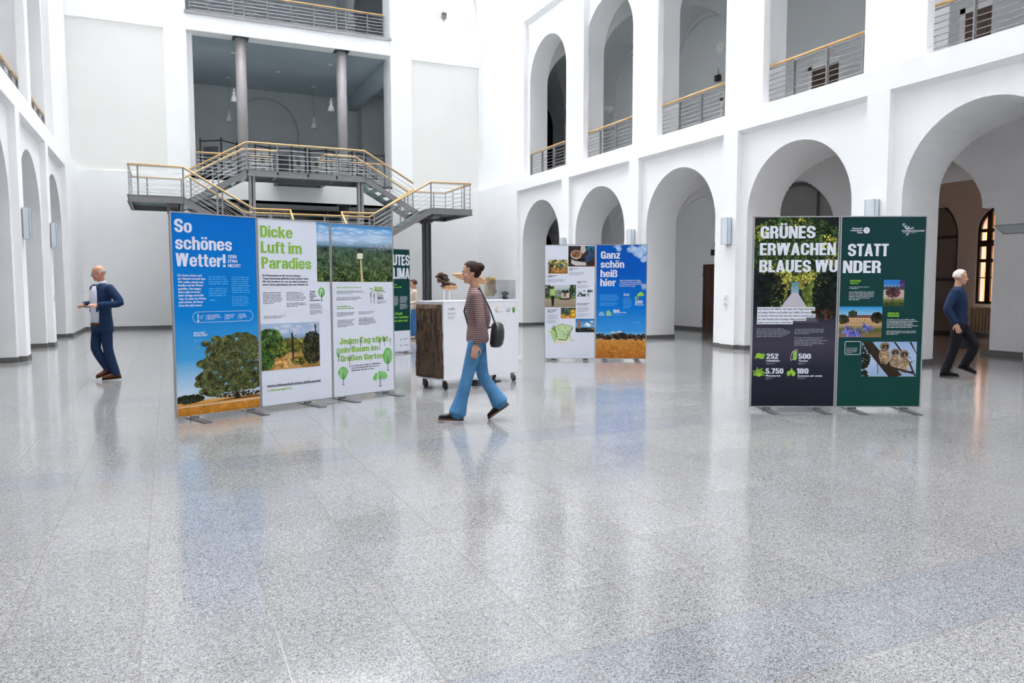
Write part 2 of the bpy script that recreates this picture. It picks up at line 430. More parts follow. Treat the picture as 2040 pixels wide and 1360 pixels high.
# ---- vestibule seen through the right arches, with arched openings in its far wall
vw = MB()
XF = 20.8
arch_wall(vw, PR, [(8.4, 9.3), (9.3, 12.2, 10.7, 1.2, 2.85), (12.2, 12.4), (12.4, 14.1, 13.12, .66, 2.98), (14.1, 16.9, 15.55, 1.22, 2.85), (16.9, 18.4)], 0, 5.6, XF, XF + .4)
vw.box(15.95, 18.2, 0, XF + .4, 18.4, 5.6); vw.box(15.95, 8.4, 0, XF + .4, 8.6, 5.6)
vw.box(XF + .02, 12.44, 0, XF + .38, 13.84, .93)
struct('wall_vestibule', vw, M['brown'])
vc = MB()
def _vv(u, v):
    x = 15.9 + 5.0 * u; y = 8.4 + 10.0 * v
    return (x, y, 3.1 + 2.3 * math.sqrt(max(0, 1 - ((x - 18.4) / 2.6) ** 2)))
vc.grid(_vv, 16, 4); vc.box(15.9, 8.4, 5.45, XF + .4, 18.4, 5.6)
struct('ceiling_vestibule', vc, M['brown'])
vb = MB(); vb.box(XF - .012, 13.84, 0, XF, 14.33, .1); vb.box(XF - .012, 8.6, 0, XF, 13.84, .1); vb.box(XF - .012, 16.77, 0, XF, 18.2, .1)
struct('baseboard_vestibule', vb, M['base'])

def arched_frame(name, x, c, r, zs, z0, bars_y, bars_z, m, w=.09, glass=None, dep=.07):
    """glazed arched frame standing in the plane x"""
    f = MB(); seg = 24
    pts = [(c - r, z0)] + [(c - r * math.cos(PI * i / seg), zs + r * math.sin(PI * i / seg)) for i in range(seg + 1)] + [(c + r, z0)]
    q = r - w
    inn = [(c - q, z0 + w)] + [(c - q * math.cos(PI * i / seg), zs + q * math.sin(PI * i / seg)) for i in range(seg + 1)] + [(c + q, z0 + w)]
    for (a, b, e, d) in zip(pts, pts[1:], inn[1:], inn):
        f.hexa([(x, *a), (x, *b), (x, *e), (x, *d), (x + dep, *a), (x + dep, *b), (x + dep, *e), (x + dep, *d)])
    f.box(x, c - r, z0, x + dep, c + r, z0 + w)
    for y, bw in bars_y:
        top = zs + math.sqrt(max(0, r * r - (y - c) ** 2)) - .02
        f.box(x, y - bw / 2, z0, x + dep, y + bw / 2, top)
    for z, bw in bars_z:
        hw = r - .02 if z < zs else math.sqrt(max(.01, r * r - (z - zs) ** 2)) - .02
        f.box(x + .005, c - hw, z - bw / 2, x + dep + .005, c + hw, z + bw / 2)
    o = struct(name, f, m)
    g = MB(); g.poly([(x + dep / 2, y, z) for y, z in pts])
    tag(g.build('glass_pane', glass, o))
    return o
arched_frame('window_1', XF + .06, 13.12, .66, 2.98, .93, [(13.46, .14)], [(1.66, .03), (2.14, .09), (2.62, .17), (2.98, .09)], M['wframe'], .07, M['pane'])
arched_frame('door_1', XF + .12, 15.55, 1.2, 2.85, .0, [(15.55, .10)], [(1.62, .1), (2.86, .1)], M['dsteel'], .11, M['gglass'])
arched_frame('door_2', 15.72, CEN[2], 1.48, 2.78, .0, [(CEN[2] - .75, .07), (CEN[2] + .75, .07)], [(2.3, .09)], M['dsteel'], .10, M['gglass'])
arched_frame('window_added', XF + .06, 10.7, 1.2, 2.85, .0, [(10.7, .12)], [(2.0, .1)], M['wframe'], .08, M['pane'])  # unseen extra window, added to bring light into the vestibule
fc = MB(); fc.box(26.2, 6, 0, 26.6, 24, 9)
for j in range(9):
    fc.box(26.16, 6, 1.0 + j * .9, 26.2, 24, 1.06 + j * .9)
struct('wall_exterior', fc, M['facade'])
# unseen walls and part roof, added to hold sky light off the orange facade
cw = MB(); cw.box(21.2, 8.2, 0, 26.6, 8.4, 9.2); cw.box(21.2, 24.0, 0, 26.6, 24.2, 9.2); cw.box(21.2, 8.2, 9.0, 23.6, 24.2, 9.2); cw.box(20.8, 8.2, 5.5, 21.2, 24.2, 9.2); cw.box(20.8, 18.3, 0, 21.2, 24.2, 5.6)
struct('wall_sky_block', cw, M['recess'])
# panelled wooden doors
def panel_door(name, x, y0, y1, z0, z1, frame=False, side=1):
    d = MB(); d.box(x - .03, y0, z0, x, y1, z1)
    w = (y1 - y0); h = z1 - z0
    for (a, b) in ((.10, .46), (.54, .90)):
        for (e, g) in ((.06, .42), (.50, .94)):
            ya, yb2, za, zb = y0 + w * a, y0 + w * b, z0 + h * e, z0 + h * g
            d.box(x - .042, ya, za, x - .03, ya + .03, zb); d.box(x - .042, yb2 - .03, za, x - .03, yb2, zb)
            d.box(x - .042, ya, za, x - .03, yb2, za + .03); d.box(x - .042, ya, zb - .03, x - .03, yb2, zb)
            d.box(x - .038, ya + .06, za + .06, x - .03, yb2 - .06, zb - .06)
    o = struct(name, d, M['door'])
    h_ = MB(); h_.tube([(x - .03, y0 + .08, z0 + 1.04), (x - .08, y0 + .08, z0 + 1.04), (x - .08, y0 + .20, z0 + 1.04)], .011, 8)
    h_.build('handle', M['lsteel'], o, True)
    if frame: hg = None
    else:
        hg = MB(); hg.box(x - .055, y1 - .02, z0 + .25, x - .03, y1 + .01, z0 + .37); hg.box(x - .055, y1 - .02, z0 + 1.75, x - .03, y1 + .01, z0 + 1.87)
        hg.build('hinge', M['lsteel'], o)
    if frame:
        f = MB(); t = .12
        f.box(x - .05, y0 - t, z0, x + .01, y0, z1 + t); f.box(x - .05, y1, z0, x + .01, y1 + t, z1 + t); f.box(x - .05, y0 - t, z1, x + .01, y1 + t, z1 + t)
        f.build('frame', M['recess'], o)
    return o
panel_door('door_3', 15.74, 18.45, 19.37, 0, 2.13)
panel_door('door_4', 15.68, 14.02, 15.0, 5.31, 7.12, True)
panel_door('door_5', 15.68, 17.60, 18.48, 5.31, 7.08, True)
panel_door('door_6', 15.68, 9.80, 10.82, 5.31, 7.22, True)

# ---- back wall: a relief of cells at different depths
def relief(mb, xs, zs, depth, y):
    """depth(i,j): metres set back, or (None, jamb depth) for a hole"""
    nx, nz = len(xs) - 1, len(zs) - 1
    D = [[depth(i, j) for j in range(nz)] for i in range(nx)]
    dv = lambda q: q[1] if isinstance(q, tuple) else q
    for i in range(nx):
        for j in range(nz):
            q = D[i][j]
            if not isinstance(q, tuple):
                yy = y + q; mb.poly([(xs[i], yy, zs[j]), (xs[i + 1], yy, zs[j]), (xs[i + 1], yy, zs[j + 1]), (xs[i], yy, zs[j + 1])])
            if i + 1 < nx:
                a, b = dv(q), dv(D[i + 1][j])
                if abs(a - b) > 1e-6: mb.poly([(xs[i + 1], y + a, zs[j]), (xs[i + 1], y + b, zs[j]), (xs[i + 1], y + b, zs[j + 1]), (xs[i + 1], y + a, zs[j + 1])])
            if j + 1 < nz:
                a, b = dv(q), dv(D[i][j + 1])
                if abs(a - b) > 1e-6: mb.poly([(xs[i], y + a, zs[j + 1]), (xs[i + 1], y + a, zs[j + 1]), (xs[i + 1], y + b, zs[j + 1]), (xs[i], y + b, zs[j + 1])])
bw = MB()
XS = [-3.7, -2.9, .14, .85, 8.05, 8.88, 11.71, 12.8]
ZS = [0, 4.55, 5.31, 10.22, 10.285, 10.81, 11.53, 24]
def bdep(i, j):
    if i == 3: return {0: (None, 1.05), 1: .02, 2: (None, 1.05), 3: (None, 1.05), 4: .025, 5: (None, 1.05), 6: (None, 1.05)}[j]
    return 0.0
def bdep2(i, j):
    if i == 3: return bdep(i, j)
    if i in (1, 5) and j == 2: return (None, .07)
    if i in (5,) and j == 6: return (None, .07)
    return 0.0
relief(bw, XS, ZS, bdep2, YB)
# set-back inner pier on the left of the opening
bw.box(.84, YB + .42, 5.31, 1.05, YB + 1.05, 10.29); bw.box(.84, YB + .42, 0, 1.05, YB + 1.05, 4.55)
bw.box(.851, YB + .03, 10.272, 8.049, YB + .62, 10.805)
struct('wall_back', bw, M['wall'])
rc = MB()
for x0, x1, z0, z1 in ((-2.9, .14, 5.3, 10.23), (8.88, 11.71, 5.3, 10.3), (8.88, 11.71, 11.53, 24)):
    rc.box(x0, YB + .07, z0, x1, YB + .2, z1)
struct('wall_back_recess', rc, M['recess'])
# arched head of the upper recess
ah = MB(); arch_wall(ah, lambda s, z, d: (s, d, z), [(8.88, 11.71, 10.28, 1.38, 12.35)], 11.53, 24, YB + .001, YB + .069, back=False)
struct('wall_back_arch', ah, M['wall'])
tb = MB(); tb.box(.80, YB - .03, 10.81, 8.10, YB + .5, 10.92); struct('trim_1', tb, M['lsteel'])
bs = MB(); bs.box(-2.54, YB - .013, 0, .85, YB, .1); bs.box(8.05, YB - .013, 0, 11.65, YB, .1); struct('baseboard_back', bs, M['base'])
fb = MB(); fb.box(-7, YF - .4, 0, 16, YF - .2, 24); struct('wall_front', fb, M['wall'])
# unseen baffle grid over the hall, added to even out the sky light
rb = MB()
for i in range(16): rb.box(-3.0 + i * 1.0 - .02, YF - .2, 22.0, -3.0 + i * 1.0 + .02, YB - .7, 23.6)
for j in range(32): rb.box(-3.0, YF + j * 1.02 - .02, 22.0, 12.1, YF + j * 1.02 + .02, 23.6)
struct('ceiling', rb, M['dsteel'])

# rooms behind the opening
gm = MB()
PG = lambda s, z, d: (s, d, z)
arch_wall(gm, PG, [(-1.5, 2.0), (2.0, 6.6, 4.30, 1.43, 8.53), (6.6, 10.5)], 5.31, 10.3, 36.0, 36.35, back=False)
gm.box(1.9, 36.35, 5.31, 6.7, 36.5, 10.3)
gm.box(-1.5, YB + .2, 5.31, -1.3, 36.2, 10.3); gm.box(8.5, 35.2, 5.31, 10.5, 36.0, 10.3); gm.box(10.3, YB + .2, 5.31, 10.5, 36.2, 10.3)
gm.box(-1.5, 36.0, 10.8, 10.5, 36.2, 15.5); gm.box(-1.5, YB + .2, 10.8, -1.3, 36.0, 15.5); gm.box(10.3, YB + .2, 10.8, 10.5, 36.0, 15.5)
gm.box(7.6, 33.8, 10.92, 7.9, 36.0, 15.5)
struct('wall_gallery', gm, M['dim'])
gc = MB(); gc.box(-1.5, YB + .63, 10.279, 10.5, 36.2, 10.9); gc.box(8.05, YB + 1.0, 9.75, 8.45, 36.0, 10.28); gc.box(-1.5, YB, 15.4, 10.5, 36.2, 15.6)
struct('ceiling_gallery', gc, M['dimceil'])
gf = MB(); gf.box(.85, YB + .02, 5.20, 8.05, YB + 1.2, 5.31); gf.box(-1.5, YB + 1.05, 5.0, 10.5, 36.2, 5.31)
struct('floor_gallery', gf, M['lsteel'])
lf = MB(); lf.box(.85, YB + .03, 4.55, 8.05, YB + 3.4, 5.2); struct('ceiling_entrance', lf, M['recess'])
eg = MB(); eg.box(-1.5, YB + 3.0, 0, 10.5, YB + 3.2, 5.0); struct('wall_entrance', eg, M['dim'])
gw = MB(); gw.box(.3, YB + 2.95, 3.9, 8.6, YB + 3.0, 4.56); struct('window_3', gw, M['dglass'])
gt = MB(); gt.box(.3, YB + 2.93, 3.82, 8.6, YB + 3.0, 3.9)
for i in range(5): gt.box(1.0 + i * 1.7, YB + 2.93, 3.9, 1.05 + i * 1.7, YB + 2.96, 4.56)
struct('trim_2', gt, M['dsteel'])
es = MB(); es.box(.55, YB + 1.05, 0, .86, YB + 3.0, 4.6); es.box(8.04, YB + 1.05, 0, 8.4, YB + 3.0, 4.6); struct('wall_entrance_side', es, M['recess'])

# round columns in the opening, upper and lower
def column(x, z0, z1, m, label, cap=True):
    t = thing('column', label, 'column', (x, YB + .31, z0), 0, 'round columns in the back opening')
    s = MB(); s.lathe([(.185, 0), (.185, z1 - z0 - .03)], 28); s.build('shaft', m, t, True)
    if cap:
        c = MB(); c.box(-.27, -.27, z1 - z0 - .03, .27, .27, z1 - z0); c.build('cap_plate', M['dsteel'], t)
column(2.64, 5.31, 10.285, M['column'], 'tall round grey column on the left of the large upper opening')
column(6.23, 5.31, 10.285, M['column'], 'tall round grey column on the right of the large upper opening')
column(2.64, 0, 4.55, M['dsteel'], 'dark round column under the gallery slab, left behind the staircase')
column(6.23, 0, 4.55, M['dsteel'], 'dark round column under the gallery slab, right behind the staircase')

# ================================================================== STAIRCASE AND RAILINGS
def rail(parent, pts, posts, h=.90, rods=6, drop=.0, name='railing', wood=True, post_w=.045, r_hand=.026, ext=0.0):
    """pts: line at deck level; posts: (segment, fraction) list. railing > handrail, post..."""
    pts = [Vector(p) for p in pts]
    m = MB()
    for k in range(rods):
        z = .07 + (h - .14) * k / (rods - 1) + .02
        m.tube([p + Vector((0, 0, z)) for p in pts], .0075, 6)
    o = m.build(name, M['lsteel'], parent)
    if wood:
        hm = MB(); hp = [p + Vector((0, 0, h)) for p in pts]
        hm.tube(hp, r_hand, 10); hm.build('handrail', M['wood'], o, True)
        bm_ = MB()
        for a, b in zip(pts, pts[1:]):
            bm_.beam(a + Vector((0, 0, h - .045)), b + Vector((0, 0, h - .045)), .03, .012)
        bm_.build('top_bar', M['steel'], o)
    for s, t in posts:
        a, b = pts[s], pts[s + 1]; p = a.lerp(b, t); d = (b - a); d.z = 0; d.normalize()
        q = MB(); q.beam(p + Vector((0, 0, -drop)), p + Vector((0, 0, h - .03)), .014, post_w, up=(-d.y, d.x, 0)) if False else None
        w = post_w / 2; n = Vector((-d.y, d.x, 0)) * .007; dd = d * w
        q = MB(); z0, z1 = Vector((0, 0, -drop)), Vector((0, 0, h - .03))
        q.hexa([p - dd - n + z0, p + dd - n + z0, p + dd + n + z0, p - dd + n + z0, p - dd - n + z1, p + dd - n + z1, p + dd + n + z1, p - dd + n + z1])
        q.build('post', M['steel'], o)
    return o

st = thing('staircase', 'grey steel double staircase with glass treads and beech handrails before the upper opening', 'staircase', (4.48, 26.4, 0))
def channel(m, p, q, h=.21, t=.022, fl=.085, s=1):
    """steel channel section along p-q, its top edge on the line; flange towards +-Y (s)"""
    p, q = Vector(p), Vector(q); dz = Vector((0, 0, 1)); y = Vector((0, s, 0)) if abs((q - p).x) > abs((q - p).y) else Vector((s, 0, 0))
    def slab(a0, a1, z0, z1):
        A = [p + y * a0 + dz * z0, p + y * a1 + dz * z0, q + y * a1 + dz * z0, q + y * a0 + dz * z0]
        B = [p + y * a0 + dz * z1, p + y * a1 + dz * z1, q + y * a1 + dz * z1, q + y * a0 + dz * z1]
        m.hexa(A + B)
    slab(0, t, -h, 0); slab(-.02, fl, -h, -h + .016); slab(-.02, fl, -.016, 0)
ZP, ZL, ZM = 5.31, 4.17, 3.0
Y0, Y1, Y2, Y3 = -1.4, 0.0, 1.45, 2.2
def deck(name, x0, x1, y0, y1, z):
    g = MB(); nx = max(1, round(abs(x1 - x0) / 1.0))
    for i in range(nx):
        a = x0 + (x1 - x0) * i / nx + .01; b = x0 + (x1 - x0) * (i + 1) / nx - .01
        g.box(a, y0 + .03, z - .05, b, y1 - .03, z - .005)
    return g.build(name, M['teal'], st)
def frame(x0, x1, y0, y1, z, cross=True):
    f = MB()
    channel(f, (x0, y0, z), (x1, y0, z), s=1); channel(f, (x0, y1, z), (x1, y1, z), s=-1)
    channel(f, (x0, y0, z), (x0, y1, z), s=(1 if x1 > x0 else -1)); channel(f, (x1, y0, z), (x1, y1, z), s=(-1 if x1 > x0 else 1))
    if cross:
        n = max(1, round(abs(x1 - x0) / 1.1))
        for i in range(1, n): f.box(x0 + (x1 - x0) * i / n - .03, y0, z - .14, x0 + (x1 - x0) * i / n + .03, y1, z - .05)
        
    return f.build('landing_frame', M['steel'], st)
# upper platform with its bridge to the gallery, middle platform
deck('landing_deck', -1.97, 1.97, Y1, Y2, ZP); frame(-1.97, 1.97, Y1, Y2, ZP)
deck('bridge_deck', -.85, .85, Y2, Y3, ZP); frame(-.85, .85, Y2, Y3, ZP, False)
deck('landing_deck', -1.95, 1.95, Y0, Y1, ZM); frame(-1.95, 1.95, Y0, Y1, ZM)
def flight(xa, za, xb, zb, ya, yb, n):
    f = MB(); channel(f, (xa, ya, za), (xb, ya, zb), s=1); f.build('stringer', M['steel'], st); f = MB(); channel(f, (xa, yb, za), (xb, yb, zb), s=-1); f.build('stringer', M['steel'], st)
    for i in range(n):
        t = (i + .5) / n; x = xa + (xb - xa) * t; z = za + (zb - za) * (i + 1) / (n + 1) - .06
        g = MB(); g.box(x - .15, ya + .03, z - .03, x + .15, yb - .03, z); g.build('tread', M['teal'], st)
for s in (-1, 1):
    deck('landing_deck', s * 3.95, s * 5.47, Y0, Y2, ZL); frame(s * 3.95, s * 5.47, Y0, Y2, ZL)
    flight(s * 3.95, ZL, s * 1.95, ZM, Y0, Y1 - .02, 6)
    flight(s * 3.95, ZL, s * 1.97, ZP, Y1 + .02, Y2, 6)
    # front rail: platform level run, lower flight, landing front, landing side, landing back, upper flight
    e = .04
    rail(st, [(s * .85, Y0 + e, ZM), (s * 1.95, Y0 + e, ZM), (s * 3.95, Y0 + e, ZL), (s * 5.44, Y0 + e, ZL)], [(0, .5), (0, .98), (1, .45), (1, .52), (2, .0), (2, .83)], drop=.2)
    rail(st, [(s * 5.44, Y0 + e, ZL), (s * 5.44, Y2 - e, ZL)], [(0, .03), (0, .33), (0, .66), (0, .97)])
    rail(st, [(s * 5.44, Y2 - e, ZL), (s * 3.95, Y2 - e, ZL), (s * 1.97, Y2 - e, ZP), (s * .85, Y2 - e, ZP), (s * .85, Y3 + .05, ZP)], [(0, .3), (1, .0), (1, .5), (2, .0), (2, .5), (3, 0)], drop=.0)
    # inner rail of the lower flight and of the landing end between the two flights
    rail(st, [(0, Y1 - e, ZM), (s * 2.1, Y1 - e, ZM), (s * 3.75, Y1 - e, ZL - .1)], [(0, .25), (0, .62), (1, 0), (1, .5), (1, .97)])
    # bottom flight towards the hall
    rail(st, [(s * .82, Y0, ZM), (s * .82, Y0 - 5.0, .02)], [(0, .02), (0, .3), (0, .6), (0, .95)])
    f = MB(); channel(f, (s * .82, Y0, ZM), (s * .82, Y0 - 5.05, .0), s=-s); f.build('stringer', M['steel'], st)
rail(st, [(-3.75, Y1 + e, ZL + .12), (-1.97, Y1 + e, ZP), (1.97, Y1 + e, ZP), (3.75, Y1 + e, ZL + .12)], [(0, .5), (1, .0), (1, .25), (1, .5), (1, .75), (1, .998), (2, .5)], drop=.2)
for i in range(16):
    t = (i + .5) / 17; g = MB(); y = Y0 - 5.0 * t; z = ZM * (1 - (i + 1) / 17) - .02
    g.box(-.78, y - .16, z - .03, .78, y + .16, z); g.build('tread', M['teal'], st)
for s in (-1, 1):
    c = MB(); x = s * 1.82
    c.box(x - .10, .04, 0, x + .10, .07, ZP - .2); c.box(x - .10, .20, 0, x + .10, .23, ZP - .2); c.box(x - .015, .04, 0, x + .015, .23, ZP - .2)
    c.box(x - .10, .05, 0, x - .085, .22, ZP - .2) if False else None
    c.build('column', M['steel'], st)
    c = MB(); x = s * 4.22
    c.box(x - .145, -.10, 0, x - .11, .10, ZL - .42); c.box(x + .11, -.10, 0, x + .145, .10, ZL - .42); c.box(x - .12, -.02, 0, x + .12, .02, ZL - .42)
    c.box(x - .06, -.10, 0, x - .04, .10, ZL - .42)
    c.build('column', M['dsteel'], st)
    c = MB()
    c.hexa([(x - .20, Y0 + .05, ZL - .30), (x + .12, Y0 + .05, ZL - .30), (x + .12, Y2 - .05, ZL - .30), (x - .20, Y2 - .05, ZL - .30), (x - .20, Y0 + .05, ZL - .2), (x + .12, Y0 + .05, ZL - .2), (x + .12, Y2 - .05, ZL - .2), (x - .20, Y2 - .05, ZL - .2)])
    c.box(x - .10, -.45, ZL - .42, x + .10, .45, ZL - .30)
    c.build('support_beam', M['dsteel'], st)

# guard rails standing in the upper arches
def arch_rail(x, c, label):
    t = thing('guard_railing', label, 'railing', (x, c, 5.31), 0, 'railings in the upper arcade')
    m = MB(); hw = 1.335
    for k in range(7): m.tube([(0, -hw, .075 + k * .105), (0, hw, .075 + k * .105)], .0075, 6)
    m.build('rod_panel', M['steel'], t)
    h = MB(); h.tube([(0, -hw, .90), (0, hw, .90)], .026, 10); h.build('handrail', M['wood'], t, True)
    b = MB(); b.box(-.012, -hw, .825, .012, hw, .85); b.build('top_bar', M['steel'], t)
    for f in (-.98, -.34, .31, .97):
        p = MB(); y = hw * f; p.box(-.035, y - .012, 0, .035, y + .012, .85); p.build('post', M['steel'], t)
RN = ['farthest right upper arch, beside the back corner', 'second right upper arch from the back corner', 'third right upper arch from the back corner', 'fourth right upper arch from the back corner', 'nearest right upper arch at the picture edge']
for k in range(5): arch_rail(12.08, CEN[k], 'grey rail with beech handrail in the ' + RN[k])
LN = ['left upper arch nearest the back corner', 'left upper arch at the left picture edge']
for k in (0, 1): arch_rail(9.11 - 12.10, CEN[k], 'grey rail with beech handrail in the ' + LN[k])
# gallery railings in the opening of the back wall
t = thing('gallery_railing', 'long grey rail with beech handrail on the second floor, top of the picture', 'railing', (0, YB + .15, 10.92), 0, 'railings in the back opening')
rail(t, [(.99, 0, 0), (7.86, 0, 0)], [(0, (q - .99) / 6.87) for q in (1.0, 1.6, 2.42, 2.78, 3.58, 4.4, 5.22, 6.03, 6.39, 7.21, 7.84)], h=.86, rods=7)
for lab, a, b in (('short railing left of the left round column, behind the staircase', 1.06, 2.40), ('short railing right of the left round column, beside the bridge', 2.84, 3.58), ('short railing left of the right round column, beside the bridge', 5.27, 5.98), ('short railing right of the right round column, behind the staircase', 6.43, 7.72)):
    t = thing('gallery_railing', lab, 'railing', (0, YB + .08, 5.31), 0, 'railings in the back opening')
    rail(t, [(a, 0, 0), (b, 0, 0)], [(0, .02), (0, .98)], h=.83, rods=7)

# pendant lamps and detectors in the gallery
def pendant(x, y, label):
    t = thing('pendant_lamp', label, 'lamp', (x, y, 8.42), 0, 'pendant lamps in the upper gallery')
    m = MB(); m.lathe([(.125, 0), (.13, .02), (.10, .16), (.055, .25), (.05, .30), (.075, .32), (.07, .36), (.04, .38), (.03, .48), (.015, .52)], 18); m.build('shade', M['white'], t, True)
    c = MB(); c.tube([(0, 0, .52), (0, 0, 1.80)], .008, 6); c.build('cord', M['grey'], t)
    c = MB(); c.lathe([(.09, 1.80), (.09, 1.83), (.05, 1.845)], 14); c.build('canopy', M['white'], t)
    g = MB()
    for k in range(5):
        a = 2 * PI * k / 5; g.tube([(.11 * math.cos(a), .11 * math.sin(a), 0), (.11 * math.cos(a), .11 * math.sin(a), -.03)], .012, 6)
    g.build('socket', M['grey'], t)
pendant(2.52, 30.63, 'white pendant lamp half hidden behind the left round column')
pendant(6.157, 30.62, 'bright white pendant lamp just left of the right round column')
pendant(2.605, 34.32, 'dim pendant lamp left of the left round column, farther back')
pendant(6.12, 34.28, 'dim pendant lamp between the columns, farther back')
d = MB(); d.lathe([(.07, 0), (.07, .04), (.03, .055)], 12, (4.4, 32.5, 10.212)); tag(d.build('smoke_detector', M['white'], None, True), 'small white smoke detector on the gallery ceiling', 'smoke detector')

# poster stands on the gallery floor: dark zigzag frames
def stand(name, pts, label, posters):
    t = thing(name, label, 'display stand', (0, 0, 5.31), 0, 'dark frame stands on the upper gallery')
    for (x, y) in pts:
        p = MB(); p.box(x - .03, y - .03, 0, x + .03, y + .03, 1.72); p.build('post', M['black'], t)
    for (a, b) in zip(pts, pts[1:]):
        p = MB(); p.beam((a[0], a[1], 1.62), (b[0], b[1], 1.62), .03, .04); p.build('cross_bar', M['black'], t)
    for i, kind in posters:
        a, b = Vector((*pts[i], 0)), Vector((*pts[i + 1], 0)); d = b - a; n = Vector((d.y, -d.x, 0)).normalized() * .02
        if n.y > 0: n = -n
        m = MB(); c1 = L((150, 160, 165))
        def q(u, v, k): return a + d * u + n * k + Vector((0, 0, v))
        def rect(u0, v0, u1, v1, c, k): m.poly([q(u0, v0, k), q(u1, v0, k), q(u1, v1, k), q(u0, v1, k)], c)
        rect(.14, .35, .86, 1.40, L((176, 186, 190)) if kind else L((86, 92, 98)), 1)
        rng = random.Random(i * 7 + len(pts))
        rect(.30, .95, .60, 1.15, L((120, 100, 70)) if kind else L((70, 76, 82)), 1.1); rect(.32, .62, .62, .82, L((96, 120, 80)) if kind else L((70, 76, 82)), 1.1)
        for j in range(5):
            rect(.22, 1.2 + j * .035, .22 + rng.uniform(.2, .5), 1.215 + j * .035, L((60, 64, 70)), 1.1)
        m.build('poster', M['ink'], t)
stand('poster_stand', [(1.29, 31.0), (2.0, 30.5), (2.62, 31.1)], 'dark frame stand with posters, left of the left round column', [(0, 0), (1, 1)])
stand('poster_stand', [(3.27, 31.0), (3.86, 31.4), (4.66, 31.1), (5.25, 31.4)], 'dark frame stand with pale posters between the two round columns', [(0, 1), (1, 0), (2, 1)])
stand('poster_stand', [(5.42, 31.5), (6.0, 31.0), (6.5, 31.4), (7.1, 31.2)], 'dark frame stand partly behind the right round column', [(0, 1), (1, 1)])
stand('poster_stand', [(7.3, 31.2), (7.75, 31.6), (8.5, 31.3)], 'dark frame stand at the right end of the opening', [(1, 1)])

# ================================================================== PRINTED DISPLAY PANELS
_gl = {}
def glyphs(s):
    if s not in _gl:
        cu = bpy.data.curves.new('lettering', 'FONT'); cu.body = s; cu.size = 1.0
        ob = bpy.data.objects.new('lettering', cu)
        me = bpy.data.meshes.new_from_object(ob)
        vs_ = [(v.co.x, v.co.y) for v in me.vertices]
        _gl[s] = (vs_, [tuple(p.vertices) for p in me.polygons])
        bpy.data.objects.remove(ob); bpy.data.curves.remove(cu); bpy.data.meshes.remove(me)
    return _gl[s]
CAPH = max(y for x, y in glyphs('H')[0])
# a heavy condensed headline alphabet drawn from bars, arcs and wedges (cap height 1)
class Face:
    def __init__(s): s.p = []; s.w = 0
    def R(s, x0, y0, x1, y1): s.p.append([(x0, y0), (x1, y0), (x1, y1), (x0, y1)]); s.w = max(s.w, x1)
    def Q(s, *pts): s.p.append(list(pts)); s.w = max([s.w] + [x for x, y in pts])
    def A(s, cx, cy, rx, ry, a0, a1, wx=.21, wy=.15, n=10):
        ix, iy = max(rx - wx, .02), max(ry - wy, .02)
        for i in range(n):
            a, b = math.radians(a0 + (a1 - a0) * i / n), math.radians(a0 + (a1 - a0) * (i + 1) / n)
            s.p.append([(cx + rx * math.cos(a), cy + ry * math.sin(a)), (cx + rx * math.cos(b), cy + ry * math.sin(b)), (cx + ix * math.cos(b), cy + iy * math.sin(b)), (cx + ix * math.cos(a), cy + iy * math.sin(a))])
        s.w = max(s.w, cx + rx * max(math.cos(math.radians(a0)), math.cos(math.radians(a1)), 1 if a0 <= 0 <= a1 or a1 >= 360 else -1))
    def T(s, x0, x1, y1, ry=.25, a0=0, a1=180, w=.21, t=.15): s.A((x0 + x1) / 2, y1 - ry, (x1 - x0) / 2, ry, a0, a1, w, t)
    def B(s, x0, x1, y0, ry=.25, a0=180, a1=360, w=.21, t=.15): s.A((x0 + x1) / 2, y0 + ry, (x1 - x0) / 2, ry, a0, a1, w, t)
def _ess(g, W, h, w, t, ry):
    g.T(0, W, h, ry, w=w, t=t); g.B(0, W, 0, ry, w=w, t=t)
    g.R(0, h * .62, w, h - ry); g.R(W - w, ry, W, h * .40); g.R(W - w, h - ry - h * .07, W, h - ry); g.R(0, ry, w, ry + h * .07)
    g.Q((0, h * .63), (0, h * .56), (W * .30, h * .44), (W - w, h * .36), (W, h * .36), (W, h * .43), (W * .70, h * .555), (w, h * .63))
_hf = {}
